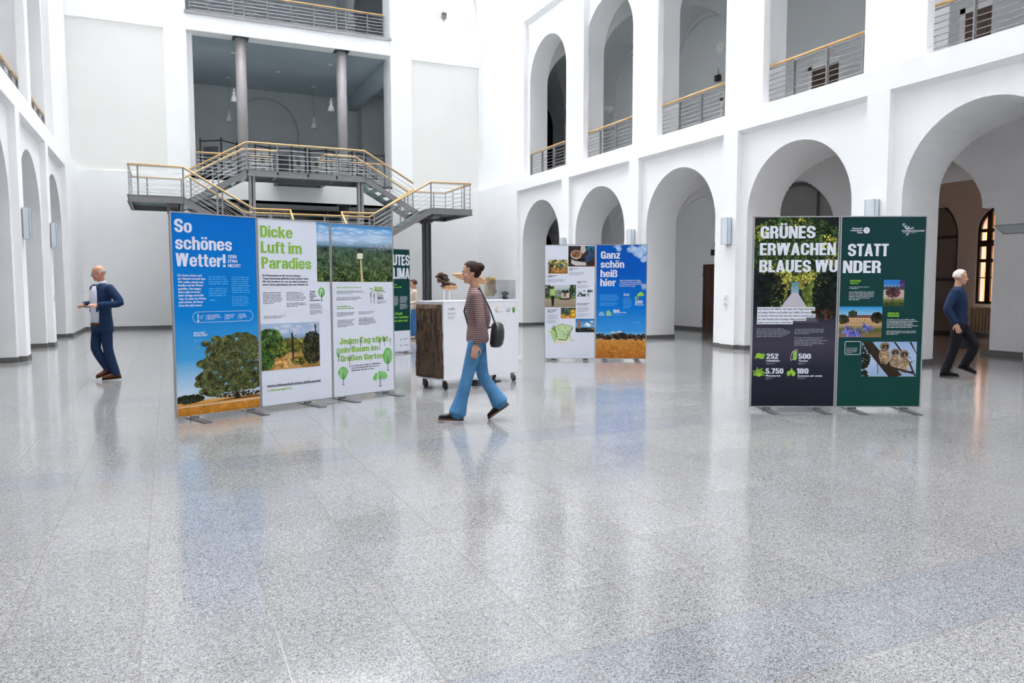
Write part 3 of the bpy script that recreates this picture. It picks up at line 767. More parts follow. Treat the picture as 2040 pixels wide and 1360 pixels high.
def headglyph(ch):
    if ch in _hf: return _hf[ch]
    g = Face(); X = .75; w, t = .21, .15; r = .25; C, c_ = .225, .17
    base = {'ö': 'o', 'ü': 'u', 'Ü': 'U', 'ä': 'a'}.get(ch, ch)
    if base in 'oecdbgq': g.T(0, .58, X) if base not in 'db' else None
    if base == 'o': g.B(0, .58, 0); g.R(0, r, w, X - r); g.R(.58 - w, r, .58, X - r)
    elif base == 'c': g.B(0, .58, 0); g.R(0, r, w, X - r); g.R(.58 - w, .45, .58, X - r); g.R(.58 - w, r, .58, .30)
    elif base == 'e': g.B(0, .58, 0); g.R(0, r, w, X - r); g.R(.58 - w, .33, .58, X - r); g.R(w - .02, .33, .58, .44); g.R(.58 - w, .21, .58, .26)
    elif base in 'dbgp':
        if base in 'db': g.T(0, .58, X)
        sx = .58 - w if base in 'dg' else 0
        g.R(0, r, w, X - r); g.R(.58 - w, r, .58, X - r)
        if base in 'db': g.B(0, .58, 0); g.R(sx, 0, sx + w, 1)
        else: g.B(0, .58, .06, .22); g.R(sx, .0, sx + w, X); g.B(0, .58, -.22, .22)
    elif base == 'a': g.T(0, .57, X); g.R(.36, 0, .57, X - r); g.R(0, .49, w, .52); g.B(0, .50, 0, .17, 180, 300); g.R(0, .17, w, .29); g.T(0, .50, .45, .17, 60, 180); g.R(.22, .31, .4, .45)
    elif base == 's': _ess(g, .55, X, .20, .15, .22)
    elif base in 'nhmru':
        if base == 'n' or base == 'h': g.R(0, 0, w, X if base == 'n' else 1); g.T(0, .57, X); g.R(.57 - w, 0, .57, X - r)
        elif base == 'm': g.R(0, 0, w, X); g.T(0, .56, X); g.R(.35, 0, .56, X - r); g.T(.35, .91, X); g.R(.70, 0, .91, X - r)
        elif base == 'r': g.R(0, 0, w, X); g.Q((w, X - .13), (.30, X), (.42, X + .005), (.42, X - .19), (.32, X - .2), (w, X - .28))
        else: g.B(0, .57, 0); g.R(0, r, w, X); g.R(.57 - w, 0, .57, X)
    elif base == 'i': g.R(0, 0, w, X); g.R(0, .84, w, 1)
    elif base == 'l': g.R(0, 0, w, 1)
    elif base == 't': g.R(.07, .12, .28, .95); g.R(0, .61, .39, .75); g.A(.28, .16, .21, .16, 180, 270, .21, .14); g.R(.27, 0, .39, .14)
    elif base == 'f': g.R(.07, 0, .28, .85); g.R(0, .61, .40, .75); g.A(.28, .80, .21, .20, 90, 180, .21, .15); g.R(.27, .85, .40, 1)
    elif base == 'k': g.R(0, 0, w, 1); g.Q((w, .30), (w, .50), (.34, X), (.58, X), (.38, .44)); g.Q((.22, .44), (.40, .50), (.61, 0), (.38, 0))
    elif base == 'z': g.R(0, X - .15, .50, X); g.R(0, 0, .50, .15); g.Q((0, .15), (.24, .15), (.50, X - .15), (.26, X - .15))
    elif base == 'ß': g.R(0, 0, w, .78); g.T(0, .58, 1.0, .23); g.R(.37, .60, .58, .77); g.R(.30, .52, .46, .64); g.Q((.37, .62), (.58, .66), (.50, .54), (.36, .54)); g.A(.33, .27, .28, .30, -90, 90, .21, .15); g.R(.26, 0, .34, .14)
    elif base == 'W':
        for x in (0, .44): g.Q((x, 1), (x + .22, 1), (x + .335, 0), (x + .12, 0)); g.Q((x + .12, 0), (x + .335, 0), (x + .55, 1), (x + .34, 1))
    elif base == 'S': _ess(g, .62, 1, C, c_, .26)
    elif base in 'DU0OGC':
        W = .62
        if base == 'D': g.R(0, 0, C, 1); g.R(C, 1 - c_, .34, 1); g.R(C, 0, .34, c_); g.A(.32, .72, .30, .28, 0, 90, C, c_); g.A(.32, .28, .30, .28, -90, 0, C, c_); g.R(W - C, .28, W, .72)
        elif base == 'U': g.B(0, W, 0, .27, w=C, t=c_); g.R(0, .27, C, 1); g.R(W - C, .27, W, 1)
        elif base in '0O': W = .58; g.T(0, W, 1, .26, w=C, t=.15); g.B(0, W, 0, .26, w=C, t=.15); g.R(0, .26, C, .74); g.R(W - C, .26, W, .74)
        else:
            g.T(0, W, 1, .27, w=C, t=c_); g.B(0, W, 0, .27, w=C, t=c_); g.R(0, .27, C, .73); g.R(W - C, .63, W, .73)
            if base == 'G': g.R(W - C, 0, W, .52); g.R(.33, .38, W, .52)
            else: g.R(W - C, .27, W, .38)
    elif base in 'PRB':
        W = .60; g.R(0, 0, C, 1); hh = .44 if base != 'B' else .50
        g.R(C, 1 - c_, .36, 1); g.R(C, hh - .03, .36, hh + .12); g.A(.34, (1 + hh) / 2 - .015, .26, (1 - hh) / 2 + .015, -90, 90, C, .16)
        if base == 'R': g.R(W - C, 0, W, .36); g.A(.34, .30, .26, .18, 0, 90, C, .14)
        if base == 'B': g.R(C, 0, .36, c_); g.A(.34, .27, .28, .27, -90, 90, C, .16)
    elif base == 'L': g.R(0, 0, C, 1); g.R(0, 0, .50, c_)
    elif base == 'E': g.R(0, 0, C, 1); g.R(0, 0, .52, c_); g.R(0, 1 - c_, .52, 1); g.R(0, .42, .49, .58)
    elif base == 'T': g.R(.155, 0, .155 + C, 1); g.R(0, 1 - c_, .535, 1)
    elif base == 'J': g.R(.30, .24, .30 + C, 1); g.B(0, .525, 0, .25, w=C, t=c_); g.R(0, .25, C, .34)
    elif base == 'N': g.R(0, 0, C - .02, 1); g.R(.43, 0, .63, 1); g.Q((0, 1), (.22, 1), (.63, 0), (.41, 0))
    elif base == 'A': g.Q((0, 0), (.22, 0), (.42, 1), (.22, 1)); g.Q((.66, 0), (.44, 0), (.24, 1), (.44, 1)); g.R(.16, .20, .50, .35)
    elif base == 'H': g.R(0, 0, C, 1); g.R(.40, 0, .40 + C, 1); g.R(0, .42, .5, .59)
    elif base == 'I': g.R(0, 0, C, 1)
    elif base == 'K': g.R(0, 0, C, 1); g.Q((C, .38), (C, .62), (.40, 1), (.65, 1), (.42, .56)); g.Q((.26, .54), (.44, .62), (.67, 0), (.43, 0))
    elif base == 'M': g.R(0, 0, .20, 1); g.R(.58, 0, .78, 1); g.Q((0, 1), (.24, 1), (.47, 0), (.31, 0)); g.Q((.78, 1), (.54, 1), (.31, 0), (.47, 0))
    elif base == '1': g.R(.14, 0, .14 + C, 1); g.Q((0, .74), (0, .86), (.16, 1), (.26, 1), (.2, .74))
    elif base == '2': g.T(0, .56, 1, .26, w=C, t=.15); g.R(0, .66, C, .74); g.R(0, 0, .56, .16); g.Q((0, .16), (.26, .16), (.56, .62), (.56, .74), (.34, .74), (.34, .62))
    elif base == '3': g.T(0, .56, 1, .24, w=C, t=.15); g.B(0, .56, 0, .24, w=C, t=.15); g.R(.34, .58, .56, .77); g.R(.34, .23, .56, .44); g.R(.2, .44, .5, .58); g.R(0, .24, C, .32); g.R(0, .68, C, .76)
    elif base in '56':
        g.B(0, .56, 0, .25, w=C, t=.15); g.T(0, .56, .64, .22, 0, 150 if base == '5' else 180, w=C, t=.14); g.R(.34, .25, .56, .42)
        if base == '5': g.R(.04, .50, .24, 1); g.R(.04, .84, .52, 1); g.R(0, .25, C, .32)
        else: g.R(0, .25, C, .75); g.T(0, .56, 1, .25, w=C, t=.15); g.R(.34, .68, .56, .75)
    elif base == '7': g.R(0, .84, .55, 1); g.Q((.10, 0), (.33, 0), (.55, .84), (.31, .84))
    elif base == '8': g.T(0, .57, 1, .24, w=C, t=.14); g.B(0, .57, 0, .25, w=C, t=.14); g.R(0, .24, C, .44); g.R(.345, .24, .57, .44); g.R(.01, .56, C, .77); g.R(.345, .56, .56, .77); g.R(.08, .43, .49, .58)
    elif base == '!': g.R(0, .30, .22, 1); g.R(0, 0, .22, .19)
    elif base == '.': g.R(0, 0, .20, .19)
    elif base == ' ': g.w = .20
    if ch in 'öüä': g.R(.07, .84, .25, 1.0); g.R(.33, .84, .51, 1.0)
    if ch == 'Ü': g.R(.08, 1.06, .27, 1.22); g.R(.35, 1.06, .54, 1.22)
    _hf[ch] = (g.p, g.w); return _hf[ch]
class Print(MB):
    """flat print laid on a panel face: u right, v up, k = layer"""
    def __init__(s, seed=1): MB.__init__(s); s.rng = random.Random(seed); s.clip = None; s.cuts = []
    def cut(s):
        if s.f and (not s.cuts or s.cuts[-1] != len(s.f)): s.cuts.append(len(s.f))
    def _p(s, u, v, k):
        if s.clip: u = min(max(u, s.clip[0]), s.clip[2]); v = min(max(v, s.clip[1]), s.clip[3])
        return (u, -.0005 * k, v)
    def shape(s, pts, col, k=1): s.poly([s._p(u, v, k) for u, v in pts], col)
    def rect(s, u0, v0, u1, v1, col, k=1): s.shape([(u0, v0), (u1, v0), (u1, v1), (u0, v1)], col, k)
    def grad(s, u0, v0, u1, v1, stops, k=1):
        """stops: (fraction from bottom, colour)"""
        for (a, ca), (b, cb) in zip(stops, stops[1:]):
            s.shape([(u0, v0 + (v1 - v0) * a), (u1, v0 + (v1 - v0) * a), (u1, v0 + (v1 - v0) * b), (u0, v0 + (v1 - v0) * b)], [ca, ca, cb, cb], k)
    def disc(s, cx, cz, rx, rz, col, k=1, n=18, wob=0):
        s.shape([(cx + rx * math.cos(2 * PI * i / n) * (1 + s.rng.uniform(-wob, wob)), cz + rz * math.sin(2 * PI * i / n) * (1 + s.rng.uniform(-wob, wob))) for i in range(n)], col, k)
    def puff(s, cx, cz, rx, rz, cin, cout, k=1, n=14):
        """soft blot: fades from cin to the paper tone cout"""
        e = [(cx + rx * math.cos(2 * PI * i / n) * s.rng.uniform(.75, 1.15), cz + rz * math.sin(2 * PI * i / n) * s.rng.uniform(.75, 1.15)) for i in range(n)]
        for i in range(n): s.shape([(cx, cz), e[i], e[(i + 1) % n]], [cin, cout, cout], k)
    def line(s, pts, w, col, k=1):
        for (a, b), (c, d) in zip(pts, pts[1:]):
            l = math.hypot(c - a, d - b) or 1; nx, nz = -(d - b) / l * w / 2, (c - a) / l * w / 2
            s.shape([(a + nx, b + nz), (c + nx, d + nz), (c - nx, d - nz), (a - nx, b - nz)], col, k)
    def leaves(s, cx, cz, rx, rz, n, size, cols, k=1, edge=1.0):
        r = s.rng
        for i in range(n):
            t = r.uniform(0, 2 * PI); q = math.sqrt(r.random()) * edge
            x, z = cx + rx * q * math.cos(t), cz + rz * q * math.sin(t); a = r.uniform(0, PI); w = size * r.uniform(.5, 1.2); h = w * r.uniform(.45, 1)
            c = cols[r.randrange(len(cols))]; f = r.uniform(.72, 1.18) * (1 + 1.1 * noise.noise((x * 17, z * 17, cx * 3))); c = tuple(min(1, v * f) for v in c)
            ca, sa = math.cos(a), math.sin(a)
            s.shape([(x + p * ca * w - q2 * sa * h, z + p * sa * w + q2 * ca * h) for p, q2 in ((-1, 0), (-.3, -.8), (.6, -.6), (1, .2), (.1, .9))], c, k + r.random() * .8)
    def text(s, t, u, v, cap, w, col, k=4, bold=0.0, vb=0.0):
        vs_, fs = glyphs(t)
        x0 = min(p[0] for p in vs_); x1 = max(p[0] for p in vs_)
        b = bold * cap; fy = (cap - 2 * vb * cap) / CAPH; fx = (w - 2 * b) / max(1e-6, x1 - x0)
        for n_, dx in enumerate((-b, 0, b) if bold else (0,)):
            for f in fs:
                s.poly([s._p(u + b + (vs_[i][0] - x0) * fx + dx, v + vs_[i][1] * fy, k + n_ * .08) for i in f], col)
    def head(s, t, u, v, cap, w, col, k=4):
        s.cut(); x = 0; out = []
        for ch in t:
            p, gw = headglyph(ch); out.append((x, p)); x += gw + .055
        f = w / (x - .055)
        for x0, ps in out:
            for n_, poly in enumerate(ps): s.poly([s._p(u + (x0 + a) * f, v + b * cap, k + .05 * (n_ % 9)) for a, b in poly], col)
    def greek(s, u0, v0, u1, v1, pitch, col, k=3, fill=.45, para=0):
        """rows of print too small to read: one tiny block per letter"""
        s.cut(); n = max(1, round((v1 - v0) / pitch)); r = s.rng; pitch = (v1 - v0) / n
        for i in range(n):
            if para and i % para == para - 1: continue
            z = v1 - (i + 1) * pitch + pitch * .25; x = u0; end = u1 - r.uniform(0, .22) * (u1 - u0)
            if i == n - 1: end = u0 + (u1 - u0) * r.uniform(.35, .8)
            lw = pitch * .42
            while x < end - lw:
                for j in range(r.randint(2, 9)):
                    if x > end - lw: break
                    h = pitch * fill * r.choice((1, 1, 1, 1.4)); s.rect(x, z, x + lw * .66, z + h, col, k); x += lw
                x += lw * .8
        s.cut()
WH = L((226, 230, 240)); INK = L((52, 54, 66)); GRN = L((140, 186, 74)); LGB = L((96, 182, 236)); LIME = L((150, 215, 60)); TREE = L((112, 190, 88)); DKG = L((16, 62, 60))
SHEET = L((222, 226, 238))
def panel(label, base, rz, group, feet=(.16, .78), clips=True):
    t = thing('exhibition_board', label, 'exhibition board', (*base, 0), rz, group)
    W, Z0, Z1 = .982, .035, 2.243
    f = MB()
    f.box(0, -.004, Z0, .014, .032, Z1); f.box(W - .014, -.004, Z0, W, .032, Z1); f.box(0, -.004, Z0, W, .032, Z0 + .012); f.box(0, -.004, Z1 - .012, W, .032, Z1)
    f.box(.01, .006, Z0 + .01, W - .01, .028, Z1 - .01)
    f.build('frame', M['alu'], t)
    for u in feet:
        p = MB()
        p.box(u - .045, .05, .0, u + .045, .34, .012); p.box(u - .045, -.34, 0, u + .045, -.05, .012)
        p.hexa([(u - .045, -.05, .0), (u + .045, -.05, 0), (u + .045, .05, 0), (u - .045, .05, 0), (u - .045, -.05, .012), (u + .045, -.05, .012), (u + .045, .05, .012), (u - .045, .05, .012)])
        p.box(u - .045, -.006, .010, u + .045, .034, .036)
        p.build('foot', M['foot'], t, bevel=.003)
    if clips:
        for z in (.42, 1.86):
            c = MB(); c.box(.001, -.010, z, .012, .036, z + .10); c.build('clip', M['lsteel'], t)
    return t
def sheet(t, pr): return pr.build('printed_sheet', M['ink'], t, loc=(0, -.0005, 0))
U0, U1, V0, V1 = .014, .971, .047, 2.231
def face(stops, seed=1):
    p = Print(seed); p.grad(U0, V0, U1, V1, stops, 0); return p
def sub(pr, name, o):
    """one mesh for every block of the print"""
    ends = [c for c in pr.cuts if c < len(pr.f)] + [len(pr.f)]; a = 0
    for e in ends:
        q = MB()
        for f, c in zip(pr.f[a:e], pr.c[a:e]): q.poly([pr.v[i] for i in f], c)
        if q.f: q.build(name, M['ink'], o)
        a = e
def glyph_tree(p, u0, v0, u1, v1, kind, k=3):
    p.cut(); cx = (u0 + u1) / 2; w = u1 - u0; h = v1 - v0; d = L((40, 40, 44))
    if kind == 'bare':
        p.line([(cx, v0), (cx + w * .05, v0 + h * .55), (cx - w * .05, v1)], .006, d, k + 1)
        p.line([(cx, v0 + h * .45), (u0, v0 + h * .9)], .004, d, k + 1); p.line([(cx, v0 + h * .6), (u1, v1 - h * .05)], .004, d, k + 1); p.line([(cx - w * .1, v0), (cx + w * .15, v0)], .012, d, k + 1)
        return
    z = v0 + h * .64; ry = h * .36
    if kind == 'drop': p.shape([(cx + w * .5 * math.sin(a) * (1 if math.cos(a) < .3 else .8), z - ry * math.cos(a) if True else 0) for a in [2 * PI * i / 20 for i in range(20)]], TREE, k)
    elif kind == 'wide':
        for dx, dz, r in ((-.3, -.25, .2), (.3, -.15, .22), (0, .1, .3), (-.15, 0, .26), (.2, .12, .24)): p.disc(cx + w * dx, z + ry * dz, w * r, ry * r * 2.2, TREE, k + abs(dx))
    else: p.disc(cx, z, w * .5, ry, TREE, k, 22)
    for i in range(7):
        a = p.rng.uniform(-.35, .35); p.line([(cx + w * a, z - ry * .7), (cx + w * a * 1.2 + w * .08, z), (cx + w * a * .8, z + ry * .7)], .0035, WH, k + 1.4)
    p.line([(cx, v0), (cx, z)], .008, d, k + 2); p.line([(cx, v0 + h * .33), (cx + w * .3, v0 + h * .5)], .004, d, k + 2); p.line([(cx - w * .14, v0), (cx + w * .14, v0)], .006, d, k + 2)

TA = math.radians(22.36); LX, LY = .04, 8.717
def lbase(i): return (LX + .985 * i * math.cos(TA), LY + .985 * i * math.sin(TA))
# ---------------------------------------------------------------- blue panel with the oak
t = panel('blue board with a big oak tree photo, leftmost of the front row of three', lbase(0), TA, 'front row of three panels', (.20, .86))
p = face([(0, L((206, 224, 236))), (.10, L((196, 218, 234))), (.28, L((70, 158, 214))), (.5, L((0, 128, 208))), (1, L((0, 110, 200)))], 3)
o = sheet(t, p)
q = Print(4); q.clip = (U0, V0, U1, V1)
gold = [L((206, 142, 52)), L((190, 122, 38)), L((222, 166, 84)), L((170, 108, 36))]
q.grad(U0, V0, U1, .206, [(0, L((186, 118, 36))), (.6, L((206, 142, 56))), (1, L((222, 172, 104)))], 1)
q.leaves(.49, .10, .55, .06, 900, .006, gold, 2)
q.shape([(U0, .138), (U1, .145), (U1, .160), (U0, .150)], L((222, 196, 170)), 3)
dk = [L((52, 62, 38)), L((72, 80, 46)), L((42, 48, 32)), L((92, 98, 56)), L((122, 118, 74)), L((84, 92, 50))]
q.leaves(.15, .225, .16, .045, 420, .016, [L((40, 48, 34)), L((56, 58, 40)), L((30, 38, 30))], 2)
q.leaves(.75, .225, .30, .025, 200, .014, [L((70, 62, 40)), L((96, 70, 44)), L((40, 44, 30))], 2)
q.shape([(.655, .178), (.735, .178), (.715, .23), (.72, .36), (.76, .45), (.64, .45), (.675, .36), (.675, .23)], L((38, 32, 26)), 3)
q.shape([(.40, .168), (.97, .175), (.97, .195), (.62, .190)], L((112, 74, 36)), 2.4)
for cx, cz, rx, rz in ((.66, .62, .31, .26), (.50, .72, .16, .10), (.44, .58, .14, .12), (.36, .42, .13, .10), (.42, .30, .13, .07), (.62, .80, .15, .10), (.80, .82, .13, .10), (.92, .66, .10, .16), (.88, .42, .14, .15), (.66, .36, .30, .10), (.55, .48, .2, .16), (.30, .60, .06, .04), (.27, .44, .05, .035), (.35, .82, .05, .03), (.46, .86, .05, .04), (.72, .89, .06, .035), (.90, .83, .05, .05), (.31, .29, .06, .03), (.25, .38, .04, .03), (.97, .5, .03, .06)):
    q.leaves(cx, cz, rx, rz, int(6500 * rx * rz / .03), .011, dk, 4)
for cx, cz in ((.60, .60), (.76, .52), (.84, .60), (.5, .44), (.92, .50), (.56, .36), (.44, .50), (.80, .70), (.88, .36), (.38, .70), (.94, .60), (.7, .86)): q.leaves(cx, cz, .02, .018, 7, .010, [L((96, 160, 206))], 5)
q.leaves(.25, .78, .03, .012, 12, .010, [L((150, 190, 222))], 1)
sub(q, 'photo_print', o)
q = Print(5); hw = L((222, 226, 242))
for a in (('So', .046, 2.025, .144, .186), ('schönes', .049, 1.845, .142, .630), ('Wetter!', .049, 1.664, .141, .550)): q.head(*a, hw)
sub(q, 'headline', o)
q = Print(6)
for a in (('ODER', .630, 1.765, .036, .104), ('ETWA', .628, 1.715, .036, .113), ('NICHT?', .627, 1.665, .035, .147)): q.text(*a, hw, 4, .05)
for a in (('Die Sonne scheint und', .062, 1.558, .023, .261), ('der Himmel erstrahlt blau.', .062, 1.522, .023, .305), ('Wir wollen schnell nach', .063, 1.486, .023, .279), ('draußen und das Wetter', .063, 1.451, .023, .276), ('genießen. Seit einigen', .063, 1.415, .023, .250), ('Jahren gibt es immer', .063, 1.379, .023, .245), ('mehr sonnige und heiße', .064, 1.343, .023, .276), ('Tage. So schön das Wetter', .064, 1.307, .023, .305), ('auch scheint, die Natur', .064, 1.271, .023, .269), ('freut sich nicht immer.', .064, 1.235, .023, .258)): q.text(*a, hw, 4, .05)
q.greek(.401, 1.285, .634, 1.569, .0258, LGB, 3, .40, 5); q.greek(.663, 1.225, .902, 1.566, .0244, LGB, 3, .40, 9)
for a in (('EINE STADT', .215, .933, .020, .128), ('IN DER STADT', .214, .906, .021, .154)): q.text(*a, hw, 4, .06)
q.greek(.214, .838, .336, .877, .0098, LGB, 3)
sub(q, 'body_text', o)
q = Print(7)
def pill(q, u0, v0, u1, v1, r, w, col, k=3):
    q.cut(); pts = []
    for cx, cz, a0 in ((u1 - r, v1 - r, 0), (u0 + r, v1 - r, 90), (u0 + r, v0 + r, 180), (u1 - r, v0 + r, 270)):
        pts += [(cx + r * math.cos(math.radians(a0 + 9 * i)), cz + r * math.sin(math.radians(a0 + 9 * i))) for i in range(11)]
    q.line(pts + pts[:1], w, col, k)
pill(q, .211, 1.057, .909, 1.172, .056, .004, hw)
q.line([(.270, 1.085), (.270, 1.15)], .012, hw); q.disc(.270, 1.074, .011, .011, hw); q.line([(.270, 1.078), (.270, 1.105)], .006, L((120, 190, 60)), 4)
q.text('C°', .296, 1.096, .036, .039, hw)
for u in (.359, .575, .731): q.line([(u, 1.075), (u, 1.143)], .003, hw)
q.greek(.371, 1.084, .544, 1.142, .0145, hw); q.greek(.585, 1.081, .704, 1.140, .0145, hw); q.greek(.743, 1.081, .846, 1.142, .0145, hw)
sub(q, 'infographic', o)

# ---------------------------------------------------------------- aerial park photo, shared by the two white panels
def aerial(q, u0, u1, v0, v1, full):
    q.clip = (u0, v0, u1, v1)
    q.grad(u0, v0, u1, v1, [(0, L((30, 44, 32))), (.42, L((44, 66, 44))), (.60, L((66, 96, 104))), (.63, L((120, 150, 180))), (.75, L((176, 200, 226))), (.9, L((112, 170, 220))), (1, L((66, 140, 206)))], 1)
    zs = v0 + (v1 - v0) * .60
    for row in range(26):
        f = row / 26; z = v0 + (zs - v0) * f; sz = .026 * (1 - f) + .006
        cols = [tuple(c * (1 - f * .2) + b * f * .35 for c, b in zip(cc, L((90, 120, 120)))) for cc in (L((28, 44, 28)), L((56, 82, 42)), L((84, 106, 52)), L((18, 30, 22)), L((112, 126, 64)))]
        for i in range(int((u1 - u0) / sz * 4.2)):
            x = q.rng.uniform(u0, u1); q.leaves(x, z + q.rng.uniform(0, sz), sz * .6, sz * .5, 3, sz * .5, cols, 2 + (1 - f) * 2)
    for i in range(26):
        f = q.rng.uniform(.72, .93); base = L((172, 198, 226)) if f < .82 else L((120, 174, 222))
        q.puff(q.rng.uniform(u0, u1), v0 + (v1 - v0) * f, q.rng.uniform(.08, .2), q.rng.uniform(.015, .04), L((206, 220, 236)), base, 1.1 + i * .02)
# ---------------------------------------------------------------- white panel, Dicke Luft
t = panel('white board with a large green heading, middle of the front row of three', lbase(1), TA, 'front row of three panels', (.62,))
p = face([(0, SHEET), (1, SHEET)], 8); o = sheet(t, p)
q = Print(9)
for a in (('Dicke', .039, 2.018, .135, .417), ('Luft im', .043, 1.838, .133, .535), ('Paradies', .047, 1.657, .133, .658)): q.head(*a, GRN)
sub(q, 'headline', o)
q = Print(10)
for a in (('Der Klimawandel und die von ihm bedingten', .053, 1.566, .023, .507), ('Temperaturanstiege gefährden unsere grünen Oasen.', .053, 1.531, .023, .612), ('Wie also bewahren wir, was wir haben und passen', .053, 1.495, .023, .595), ('unsere Gärten gleichzeitig an die neue Situation an?', .053, 1.460, .023, .604), ('STRESS', .676, 1.376, .017, .080), ('MACHT', .675, 1.349, .017, .074), ('DURSTIG.', .674, 1.322, .017, .097), ('ODER', .674, 1.295, .017, .059), ('UMGEKEHRT?', .673, 1.267, .018, .151)): q.text(*a, INK, 4, .05)
q.greek(.054, 1.240, .328, 1.386, .018, INK, 3, .4); q.greek(.359, 1.201, .634, 1.384, .018, INK, 3, .4, 7); q.greek(.673, 1.101, .860, 1.239, .0098, INK, 3, .4, 8); q.greek(.059, 1.069, .347, 1.106, .009, INK, 3, .4)
q.text('wissen.schloesserland-sachsen.de/klimawandel', .077, .262, .033, .725, INK, 4, .045); q.text('klimaundgaerten', .126, .212, .028, .280, GRN, 4, .045)
pill(q, .077, .206, .107, .236, .007, .003, GRN); q.line([(.092 + .008 * math.cos(i), .221 + .008 * math.sin(i)) for i in range(8)], .003, GRN)
sub(q, 'body_text', o)
q = Print(11); aerial(q, .786, U1, 1.506, V1, False); sub(q, 'photo_print', o)
q = Print(12); b = (U0, .459, .800, 1.012); q.clip = b
q.grad(*b[:2], *b[2:], [(0, L((150, 116, 60))), (.28, L((176, 138, 78))), (.5, L((96, 104, 60))), (.75, L((150, 176, 208))), (1, L((170, 190, 220)))], 1)
[q.puff(q.rng.uniform(.2, .8), q.rng.uniform(.88, 1.0), .12, .04, L((216, 218, 230)), L((158, 182, 214)), 1.2 + i * .02) for i in range(14)]
g1 = [L((70, 104, 44)), L((52, 84, 36)), L((92, 124, 56)), L((36, 58, 30))]; g2 = [L((122, 118, 46)), L((96, 96, 42)), L((150, 140, 60)), L((62, 66, 34))]; g3 = [L((58, 62, 38)), L((40, 44, 30)), L((86, 84, 52)), L((30, 36, 26))]
q.leaves(.12, .78, .18, .17, 900, .020, g1, 2); q.leaves(.06, .58, .12, .12, 500, .018, g1, 2.6); q.leaves(.42, .74, .20, .09, 700, .016, g2, 2); q.leaves(.70, .70, .14, .20, 1000, .016, g3, 2.2); q.leaves(.25, .68, .14, .08, 350, .016, g1 + g2, 2.3)
q.shape([(.16, .46), (.56, .46), (.46, .63), (.40, .66), (.34, .64)], L((196, 152, 92)), 3); q.leaves(.3, .53, .12, .05, 160, .014, [L((206, 150, 84)), L((188, 132, 66)), L((222, 180, 120))], 3.4); q.leaves(.5, .55, .10, .05, 120, .016, g2, 3.4)
for x, w, z0, z1 in ((.43, .022, .58, .89), (.75, .016, .52, .99), (.62, .008, .56, .80)):
    q.line([(x, z0), (x - .008, z1)], w, L((40, 34, 28)), 4)
    for i in range(9):
        z = z0 + (z1 - z0) * (.5 + i * .055); q.line([(x, z), (x + q.rng.uniform(-.07, .07), z + .06)], .004, L((48, 42, 34)), 4.1)
sub(q, 'photo_print', o)
q = Print(13); glyph_tree(q, .795, 1.268, .890, 1.437, 'oval'); sub(q, 'pictogram', o)
# ---------------------------------------------------------------- white panel, Jeden Tag
t = panel('white board with an aerial park photo on top, rightmost of the front three', lbase(2), TA, 'front row of three panels', (.14, .84))
p = face([(0, SHEET), (1, SHEET)], 14); o = sheet(t, p)
q = Print(15); aerial(q, U0, U1, 1.507, V1, True)
q.clip = None
q.shape([(.452, 1.508), (.490, 1.508), (.462, 1.79), (.440, 1.79)], L((206, 180, 140)), 6); q.shape([(.400, 1.80), (.480, 1.80), (.488, 1.86), (.44, 1.885), (.392, 1.85)], L((226, 222, 206)), 6)
q.shape([(.392, 1.875), (.492, 1.875), (.488, 1.92), (.44, 1.94), (.398, 1.92)], L((60, 58, 52)), 6.5); q.rect(.40, 1.85, .485, 1.878, L((232, 226, 200)), 6.2)
for i in range(60): q.rect(*(lambda x, z: (x, z, x + .012, z + .008))(q.rng.uniform(.55, .95), 1.965 - q.rng.uniform(-.02, .05)), q.rng.choice([L((220, 214, 206)), L((190, 150, 130)), L((160, 160, 160))]), 6)
q.rect(.24, 1.985, .34, 1.995, L((220, 226, 232)), 6)
sub(q, 'photo_print', o)
q = Print(16)
for a in (('Jeden Tag stirbt', .108, .709, .081, .769), ('ein Baum im', .116, .600, .078, .593), ('Großen Garten', .114, .488, .078, .681)): q.head(*a, GRN)
sub(q, 'headline', o)
q = Print(17)
q.text('WENN LEBENSRÄUME SCHWINDEN', .077, 1.425, .016, .374, GRN, 4, .05)
for a in (('KLIMAWANDEL IN', .076, 1.183, .019, .198), ('HISTORISCHEN GÄRTEN', .076, 1.157, .019, .260), ('Mehr', .584, 1.408, .020, .057), ('als', .613, 1.379, .020, .034), ('Bäume', .701, 1.347, .020, .083)): q.text(*a, GRN, 4, .04)
q.head('300', .656, 1.385, .058, .137, GRN); q.text('mussten', .704, 1.322, .016, .098, INK, 4, .05); q.text('2023', .703, 1.273, .038, .102, INK, 4, .06)
for b in ((.076, 1.349, .513, 1.397), (.074, 1.271, .505, 1.316), (.076, 1.062, .378, 1.121), (.079, .928, .370, 1.026), (.406, 1.084, .679, 1.125), (.406, .943, .702, 1.044)): q.greek(*b, .0162, INK, 3, .42)
q.greek(.702, 1.217, .890, 1.259, .0085, INK, 3, .4)
for a in (('Im Großen Garten stehen ca. 16.000 Bäume.', .281, .416, .019, .469), ('Durch den Klimawandel stirbt derzeit im', .280, .386, .019, .440), ('Schnitt jeden Tag einer von ihnen.', .279, .355, .019, .365)): q.text(*a, INK, 4, .05)
sub(q, 'body_text', o)
q = Print(18)
glyph_tree(q, .058, .497, .114, .666, 'oval', 5); glyph_tree(q, .074, .194, .229, .422, 'drop', 5); glyph_tree(q, .787, .318, .946, .624, 'oval', 5); glyph_tree(q, .618, .115, .849, .338, 'wide', 5)
for b in ((.245, .641, .292, .738), (.405, .674, .446, .773), (.710, .619, .763, .756), (.798, .655, .832, .768), (.895, .664, .923, .753), (.226, .415, .281, .571), (.585, 1.24, .62, 1.373), (.64, 1.228, .673, 1.36)): glyph_tree(q, *b, 'bare', 5)
